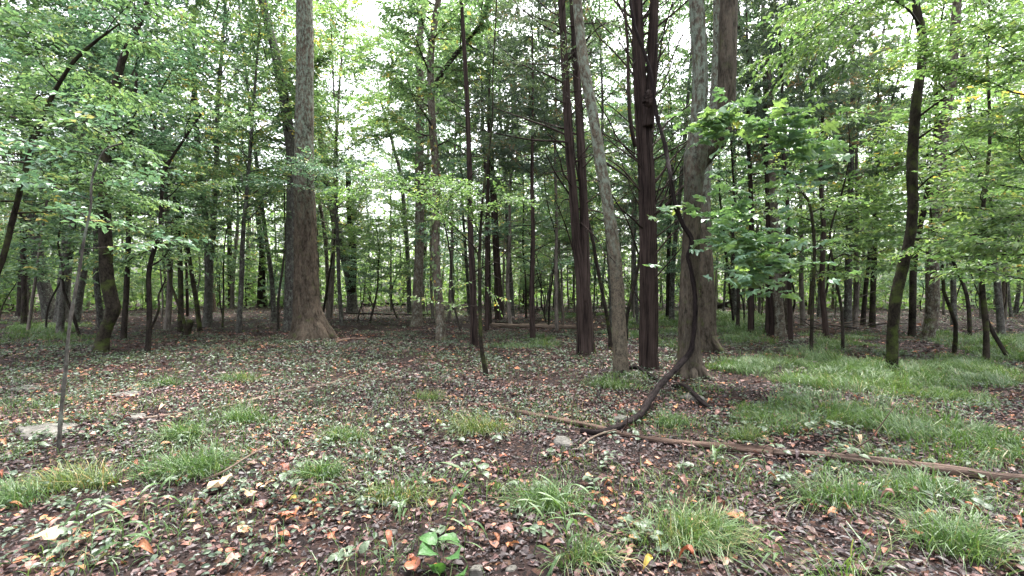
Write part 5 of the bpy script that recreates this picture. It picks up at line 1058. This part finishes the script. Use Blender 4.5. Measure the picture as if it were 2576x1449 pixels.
# ------------------------------------------------------------------ low green plants
def leaf_mesh(L, W, curl, cup, mat, seed, wave=.1, pointed=1.0, lobes=0):
    """a single leaf with thickness of form: midrib, curl along, cup across"""
    r = np.random.default_rng(seed); m = MB(); n = 8; rows = []
    for k in range(n):
        t = k/(n-1); w = W*.5*(math.sin(math.pi*t**(.75 if pointed > .5 else .9))**.75)+.001
        if lobes: w *= 1+.45*math.cos(lobes*2*math.pi*t)*(0 < k < n-1)
        z = -curl*L*(t-.35)**2*1.6
        row = []
        for c in (-1, -.5, 0, .5, 1):
            row.append([c*w+r.normal(0, .004)*0, L*(t-.5), z+cup*W*(c*c)*(.6+.8*r.random())+wave*W*.5*r.normal()*abs(c)])
        rows.append(row)
    V = np.array(rows).reshape(-1, 3); V[:, 2] -= V[:, 2].min()
    Q = [[5*k+c, 5*k+c+1, 5*k+c+6, 5*k+c+5] for k in range(n-1) for c in range(4)]
    m.add(V, Q, None, None, np.full(len(V), r.uniform(.15, .85))); return m.mesh('leaf', mat)
COV = [leaf_mesh(l, w, .35, .08, M['cover'], s, .06) for l, w, s in ((.055, .034, 1), (.045, .032, 2), (.07, .04, 3), (.05, .026, 4))]
M['bigleaf'] = leaf_mat('broad bright leaf', [(0, (.045, .13, .03)), (1, (.075, .18, .04))], trans=.3, rough=.42)
BIG = [leaf_mesh(l, w, .5, .10, M['bigleaf'], s, .05, .2) for l, w, s in ((.16, .11, 11), (.145, .10, 12), (.17, .10, 13), (.12, .085, 14))]
e = empty('broad_leaved_plant', gnd(1112, 1432)); tag(e, 'low plant with five broad bright-green oval leaves', 'plant'); NEAR.append((*gnd(1112, 1432)[:2], 'the big-leaved plant'))
for k, (dx, dz, dy, rx, ry, rz, v) in enumerate([(-.10, .10, -.02, .7, -.4, 2.5, 0), (-.03, .05, -.10, 1.05, .1, 3.0, 2), (.10, .10, -.05, .75, .5, -2.6, 1), (.14, .04, -.10, .9, .5, -2.7, 3), (.02, .13, .06, .4, 0, 1.6, 3), (-.09, .13, .07, .3, -.2, 1.0, 3)]):
    m = MB(); P = spline(np.array([[0, 0, -.02, .002], [dx*.4, dy*.3, dz*.9, .0018], [dx, dy, dz, .0012]]), .03); tube(m, P, 5); m.build('stem', M['cover'], e, True)
    link_mesh('leaf', BIG[v], e, (dx, dy, dz-.02), (rx, ry, rz), 1.0)
for (lab, px, py, n, sc, arc) in [('feathery seedling with long paired leaflets over the split log', 2010, 1105, 13, 1.5, .5), ('pale seedling with paired leaflets draped on the long split log', 2075, 1175, 7, 1.5, .25), ('dark compound-leaved seedling in front of the pole end', 1905, 1160, 7, 1.4, .2), ('small seedling with round leaves in the middle leaves', 1150, 1215, 7, 1.5, .25), ('twin-leaved seedling by the dark hollow', 690, 1262, 6, 1.3, .2)]:
    g = gnd(px, py); e = empty('seedling', g); tag(e, lab, 'seedling'); m = MB(); P = spline(np.array([[0, 0, -.01, .003], [arc*.3, -.02, .14, .0025], [arc*.75, -.05, .16, .002], [arc, -.1, .10, .0012]]), .03); tube(m, P, 5); m.build('stem', M['twig'], e, True)
    for k in range(n):
        i = int((.3+.69*k/(n-1))*(len(P)-1)); sg = 1 if k % 2 else -1
        link_mesh('leaf', COV[(0, 2)[k % 2]], e, P[i, :3]+np.array([0, sg*.035*sc, .003]), (R4.normal(.1, .2), R4.normal(0, .2), (0 if sg > 0 else math.pi)+R4.normal(-.4*sg, .25)), sc)
    NEAR.append((g[0], g[1], 'a seedling'))

for (px, py, nm) in ((112, 1092, 'the biggest flat rock'), (1412, 1110, 'the vine-end stone'), (1742, 996, 'the cracked slab'), (1560, 1044, 'the vine-loop slab'), (1286, 1430, 'the white angular stone'), (1026, 1386, 'the whitish stone'), (1196, 1440, 'the lower-edge stone'), (345, 1058, 'the thin grey slab'), (146, 1138, 'the near sapling'), (1790, 1120, 'the red-brown pole'), (2300, 1190, 'the split log'), (555, 1236, 'the big yellow leaf'), (105, 1390, 'the big tan leaf'), (820, 1240, 'the half-buried stick'), (2010, 1425, 'the short pale stick'), (1520, 1088, 'the foot of the vine'), (650, 1180, 'the dark leaf hollow'), (700, 1390, 'the bare lower patch')):
    g = gnd(px, py); NEAR.append((g[0], g[1], nm))
def near_name(x, y):
    return min(((x-a)**2+(y-b)**2, s) for a, b, s in NEAR if not s.startswith('a '))[1]

# sprigs told apart near the camera, then the carpet beyond
for k in range(110):
    d = math.sqrt(R4.uniform(2.45**2, 5.6**2)); px = R4.uniform(-40, 2560); x = (px-CX)/FPX*d
    if px > 2000 and R4.random() < .6: continue
    g = np.array([x, d, float(terrain(x, d))]); n = int(R4.integers(4, 9)); e = empty('creeping_sprig', g, R4.uniform(0, 6.28))
    tag(e, f'creeping sprig with {("few", "several", "many")[min((n-4)//2, 2)]} grey-green leaves near {near_name(x, d)}', 'ground plant', 'creeping green sprigs in the leaves')
    L = R4.uniform(.08, .2); P = spline(np.array([[0, 0, .0, .0016], [L*.5, R4.normal(0, .02), R4.uniform(.03, .07), .0014], [L, R4.normal(0, .04), R4.uniform(.02, .06), .001]]), .03); m = MB(); tube(m, P, 4); m.build('stem', M['cover'], e)
    for q in range(n):
        i = int((.15+.85*q/(n-1))*(len(P)-1)); sg = 1 if q % 2 else -1
        link_mesh('leaf', COV[R4.integers(4)], e, P[i, :3]+np.array([0, sg*.024, R4.uniform(-.004, .012)]), (R4.normal(.15, .25), R4.normal(0, .25), (0 if sg > 0 else math.pi)+R4.normal(-.5*sg, .4)), R4.uniform(.75, 1.3))
def carpet(n, d0, d1, ll, seed, thr, hi=False, nl=5, px=(-250, 2830)):
    m = MB(); p = R4.uniform(*px, n); d = np.sqrt(R4.uniform(d0*d0, d1*d1, n)); P = on_ground(p, d)
    k = vnoise(np.stack([P[:, 0]*.8, P[:, 1]*.8, P[:, 0]*0], -1), seed)*.6+vnoise(np.stack([P[:, 0]*3, P[:, 1]*3, P[:, 0]*0], -1), seed+1)*.4
    w = np.where((p < 1000) & (d < 14), .10, 0.0)+np.where((p > 500) & (p < 1000) & (d > 10) & (d < 14.5), .15, 0)
    P = P[k+w > thr]; N = len(P)
    a = R4.uniform(0, 6.28, (N, nl)); rr = R4.uniform(.01, ll*1.4, (N, nl)); q = P[:, None, :]+np.stack([np.cos(a)*rr, np.sin(a)*rr, R4.uniform(.015, .075, (N, nl))], -1)
    dr = np.stack([np.cos(a), np.sin(a), R4.normal(0, .25, (N, nl))], -1); nr = np.array([0, 0, 1.0])+R4.normal(0, .35, (N, nl, 3)); tn = np.clip(R4.normal(.5, .2, N)[:, None]+R4.normal(0, .12, (N, nl)), 0, .97)
    sz = R4.uniform(.7, 1.3, N*nl)
    leaf_faces(m, q.reshape(-1, 3), dr.reshape(-1, 3), nr.reshape(-1, 3), ll*sz, ll*.6*sz, tn.ravel(), hi=hi); return m
m = carpet(3800, 2.4, 8, .042, 21, .48, True); tag(m.build('ground_cover', M['cover']), 'small grey-green creeping leaves dotted over the near litter', 'ground cover', kind='stuff')
m = carpet(10000, 8, 17, .055, 21, .49); tag(m.build('ground_cover', M['cover']), 'grey-green creeper carpet over the middle ground', 'ground cover', kind='stuff')
m = carpet(12000, 17, 48, .085, 25, .5, nl=4); tag(m.build('ground_cover', M['cover']), 'thin green ground cover far between the trunks', 'ground cover', kind='stuff')

# ------------------------------------------------------------------ fallen leaves
R5 = np.random.default_rng(505)
def litter(n, d0, d1, L, hi, seed):
    m = MB(); p = R5.uniform(-300, 2880, n); d = np.sqrt(R5.uniform(d0*d0, d1*d1, n)); P = on_ground(p, d)
    k = vnoise(np.stack([P[:, 0]*1.6, P[:, 1]*1.6, p*0], -1), seed+40)*.6+vnoise(np.stack([P[:, 0]*5, P[:, 1]*5, p*0], -1), seed+41)*.4; k = k > R5.uniform(.14, .58, n); P = P[k]; n = len(P)
    P[:, 2] += R5.uniform(.0, .02, n)
    a = R5.uniform(0, 6.28, n); dr = np.column_stack([np.cos(a), np.sin(a), R5.normal(0, .22, n)]); nr = np.array([0, 0, 1.0])+R5.normal(0, .27, (n, 3))
    tn = np.clip(R5.beta(1.15, 2.7 if hi else 2.1, n)+.4*(vnoise(np.stack([P[:, 0]*1.1, P[:, 1]*1.1, a*0], -1), seed)-.5), 0, 1); sz = .28+1.2*R5.uniform(0, 1, n)**2.4+np.where(R5.random(n) < .05, .55, 0); tn = np.clip(tn+(sz-.75)*.22, 0, 1); tn = np.where((R5.random(n) < .06) & (sz > .5), R5.uniform(.8, .97, n), tn)
    leaf_faces(m, P, dr, nr, L*sz, L*R5.uniform(.42, .75, n)*sz, tn, fold=R5.normal(.12, .15, n)[:, None] if not hi else .16, curl=.12, hi=hi); return m
m = litter(74000, 2.2, 7.5, .052, True, 1); tag(m.build('fallen_leaves', M['litter']), 'brown leaf litter matted over the near soil', 'leaf litter', kind='stuff')
m = litter(95000, 7.5, 18, .08, False, 2); tag(m.build('fallen_leaves', M['litter']), 'brown leaf litter across the middle ground', 'leaf litter', kind='stuff')
m = litter(60000, 18, 55, .14, False, 3); tag(m.build('fallen_leaves', M['litter']), 'brown leaf litter thinning away among far trunks', 'leaf litter', kind='stuff')

n = 42000; m = MB(); p = R5.uniform(-250, 2830, n); d = np.sqrt(R5.uniform(2.1**2, 6.5**2, n)); P = on_ground(p, d); P[:, 2] += R5.uniform(0, .012, n); a = R5.uniform(0, 6.28, n)
leaf_faces(m, P, np.column_stack([np.cos(a), np.sin(a), R5.normal(0, .2, n)]), np.array([0, 0, 1.0])+R5.normal(0, .35, (n, 3)), R5.uniform(.012, .036, n), R5.uniform(.008, .02, n), np.clip(R5.beta(1.2, 4, n), 0, 1))
tag(m.build('leaf_fragments', M['litter']), 'dark broken leaf crumbs between the near fallen leaves', 'leaf litter', kind='stuff')
COL = {'rust-red': ((.24, .075, .035), (.10, .03, .02)), 'orange-brown': ((.34, .14, .06), (.17, .065, .03)), 'dull brown': ((.15, .085, .06), (.06, .035, .026)), 'pinkish-tan': ((.30, .17, .135), (.16, .085, .066)), 'pale tan': ((.48, .36, .23), (.30, .2, .11)), 'dark purplish': ((.075, .05, .05), (.03, .02, .02)), 'yellow': ((.52, .40, .10), (.36, .25, .05))}
LM = {k: plain_leaf(k+' fallen leaf', a, b) for k, (a, b) in COL.items()}
SHAPE = [('oval', .075, .042, .5, .12, 0), ('broad', .075, .055, .4, .16, 0), ('curled', .08, .04, 1.3, .4, 0), ('narrow', .085, .03, .6, .15, 0), ('lobed', .10, .06, .5, .12, 2)]
MESH = {(c, s[0]): leaf_mesh(s[1], s[2], s[3], s[4], LM[c], i*7+j, .12, 1.0, s[5]) for i, c in enumerate(COL) for j, s in enumerate(SHAPE)}
cols = list(COL); pr = np.array([.23, .2, .2, .17, .06, .12, .02])
def fallen(c, s, x, y, sc, up=.02, rz=None, label=None, group='single fallen leaves on the litter'):
    o = link_mesh('fallen_leaf', MESH[(c, s)], None, (x, y, float(terrain(x, y))+up), (R5.normal(0, .22), R5.normal(0, .22), R5.uniform(0, 6.28) if rz is None else rz), sc)
    tag(o, label or f'{c} {s} fallen leaf near {near_name(x, y)}', 'fallen leaf', group if not label else None); return o
for k in range(290):
    d = math.sqrt(R5.uniform(2.42**2, 6.2**2)) if R5.random() < .6 else R5.uniform(2.42, 4.2); px = R5.uniform(-20, 2590); x = (px-CX)/FPX*d
    fallen(cols[R5.choice(7, p=pr)], SHAPE[R5.choice(5, p=[.32, .28, .18, .12, .1])][0], x, d, R5.uniform(.65, 1.2))
g = gnd(558, 1238); fallen('yellow', 'broad', g[0], g[1], 2.0, .03, .6, 'biggest pale yellow leaf lying flat beside the largest sedge tuft').data = leaf_mesh(.085, .085, .3, .08, LM['pale tan'], 77, .14)
g = gnd(105, 1390); fallen('pale tan', 'lobed', g[0], g[1], 1.9, .03, 1.4, 'large tan lobed leaf near the lower corner')
g = gnd(622, 1268); fallen('pale tan', 'lobed', g[0], g[1], 1.3, .03, .4, 'crumpled pale tan leaf right of the biggest yellow leaf')
g = gnd(1040, 1438); fallen('rust-red', 'broad', g[0], g[1], 1.5, .03, .4, 'glossy rust-red leaf at the lower edge by the big-leaved plant')
g = gnd(1270, 1355); fallen('pinkish-tan', 'broad', g[0], g[1], 1.4, .04, 1.2, 'upturned pinkish-tan leaf beside a drooping grass stalk')

# thin twigs dropped on the litter
for k in range(46):
    d = math.sqrt(R5.uniform(2.6**2, 9**2)); px = R5.uniform(0, 2576); x = (px-CX)/FPX*d; a = R5.uniform(0, 6.28); z = float(terrain(x, d))+.02
    m = MB(); L = R5.uniform(.15, .6); q = wander((0, 0, 0), (math.cos(a), math.sin(a), .03), L, R5.uniform(.002, .0055), R5, n=5, wig=.14); q[:, 2] = np.clip(q[:, 2], 0, .03); tube(m, q, 5)
    c = ('dead', 'dark', 'log')[R5.integers(3)]
    tag(m.build('fallen_twig', M[c], None, True, (x, d, z)), f'{("short", "long")[int(L > .35)]} {dict(dead="pale", dark="dark", log="brown")[c]} fallen twig near {near_name(x, d)}', 'twig', 'thin twigs dropped on the litter')
for o in bpy.data.objects:
    if '_b' in o: del o['_b']

# things that still share a label are told apart by their order across the view
ORD = ('leftmost', 'second from left', 'third from left', 'fourth from left', 'fifth from left', 'sixth from left', 'seventh from left', 'eighth from left', 'ninth from left', 'tenth from left')
NUM = ('', 'one', 'two', 'three', 'four', 'five', 'six', 'seven', 'eight', 'nine', 'ten')
same = {}
for o in scene.objects:
    if o.parent is None and 'label' in o and o.get('kind') is None: same.setdefault(o['label'], []).append(o)
for lab, os_ in same.items():
    if 1 < len(os_) <= 10:
        os_.sort(key=lambda o: o.location.x/max(o.location.y, .1))
        for i, o in enumerate(os_):
            w = 'rightmost' if i == len(os_)-1 else 'middle one' if len(os_) == 3 and i == 1 else ORD[i]
            full = f'{lab}, {w} of {NUM[len(os_)]}'
            o['label'] = full if len(full.replace('-', ' ').split()) <= 16 else f'{lab}, {w}'
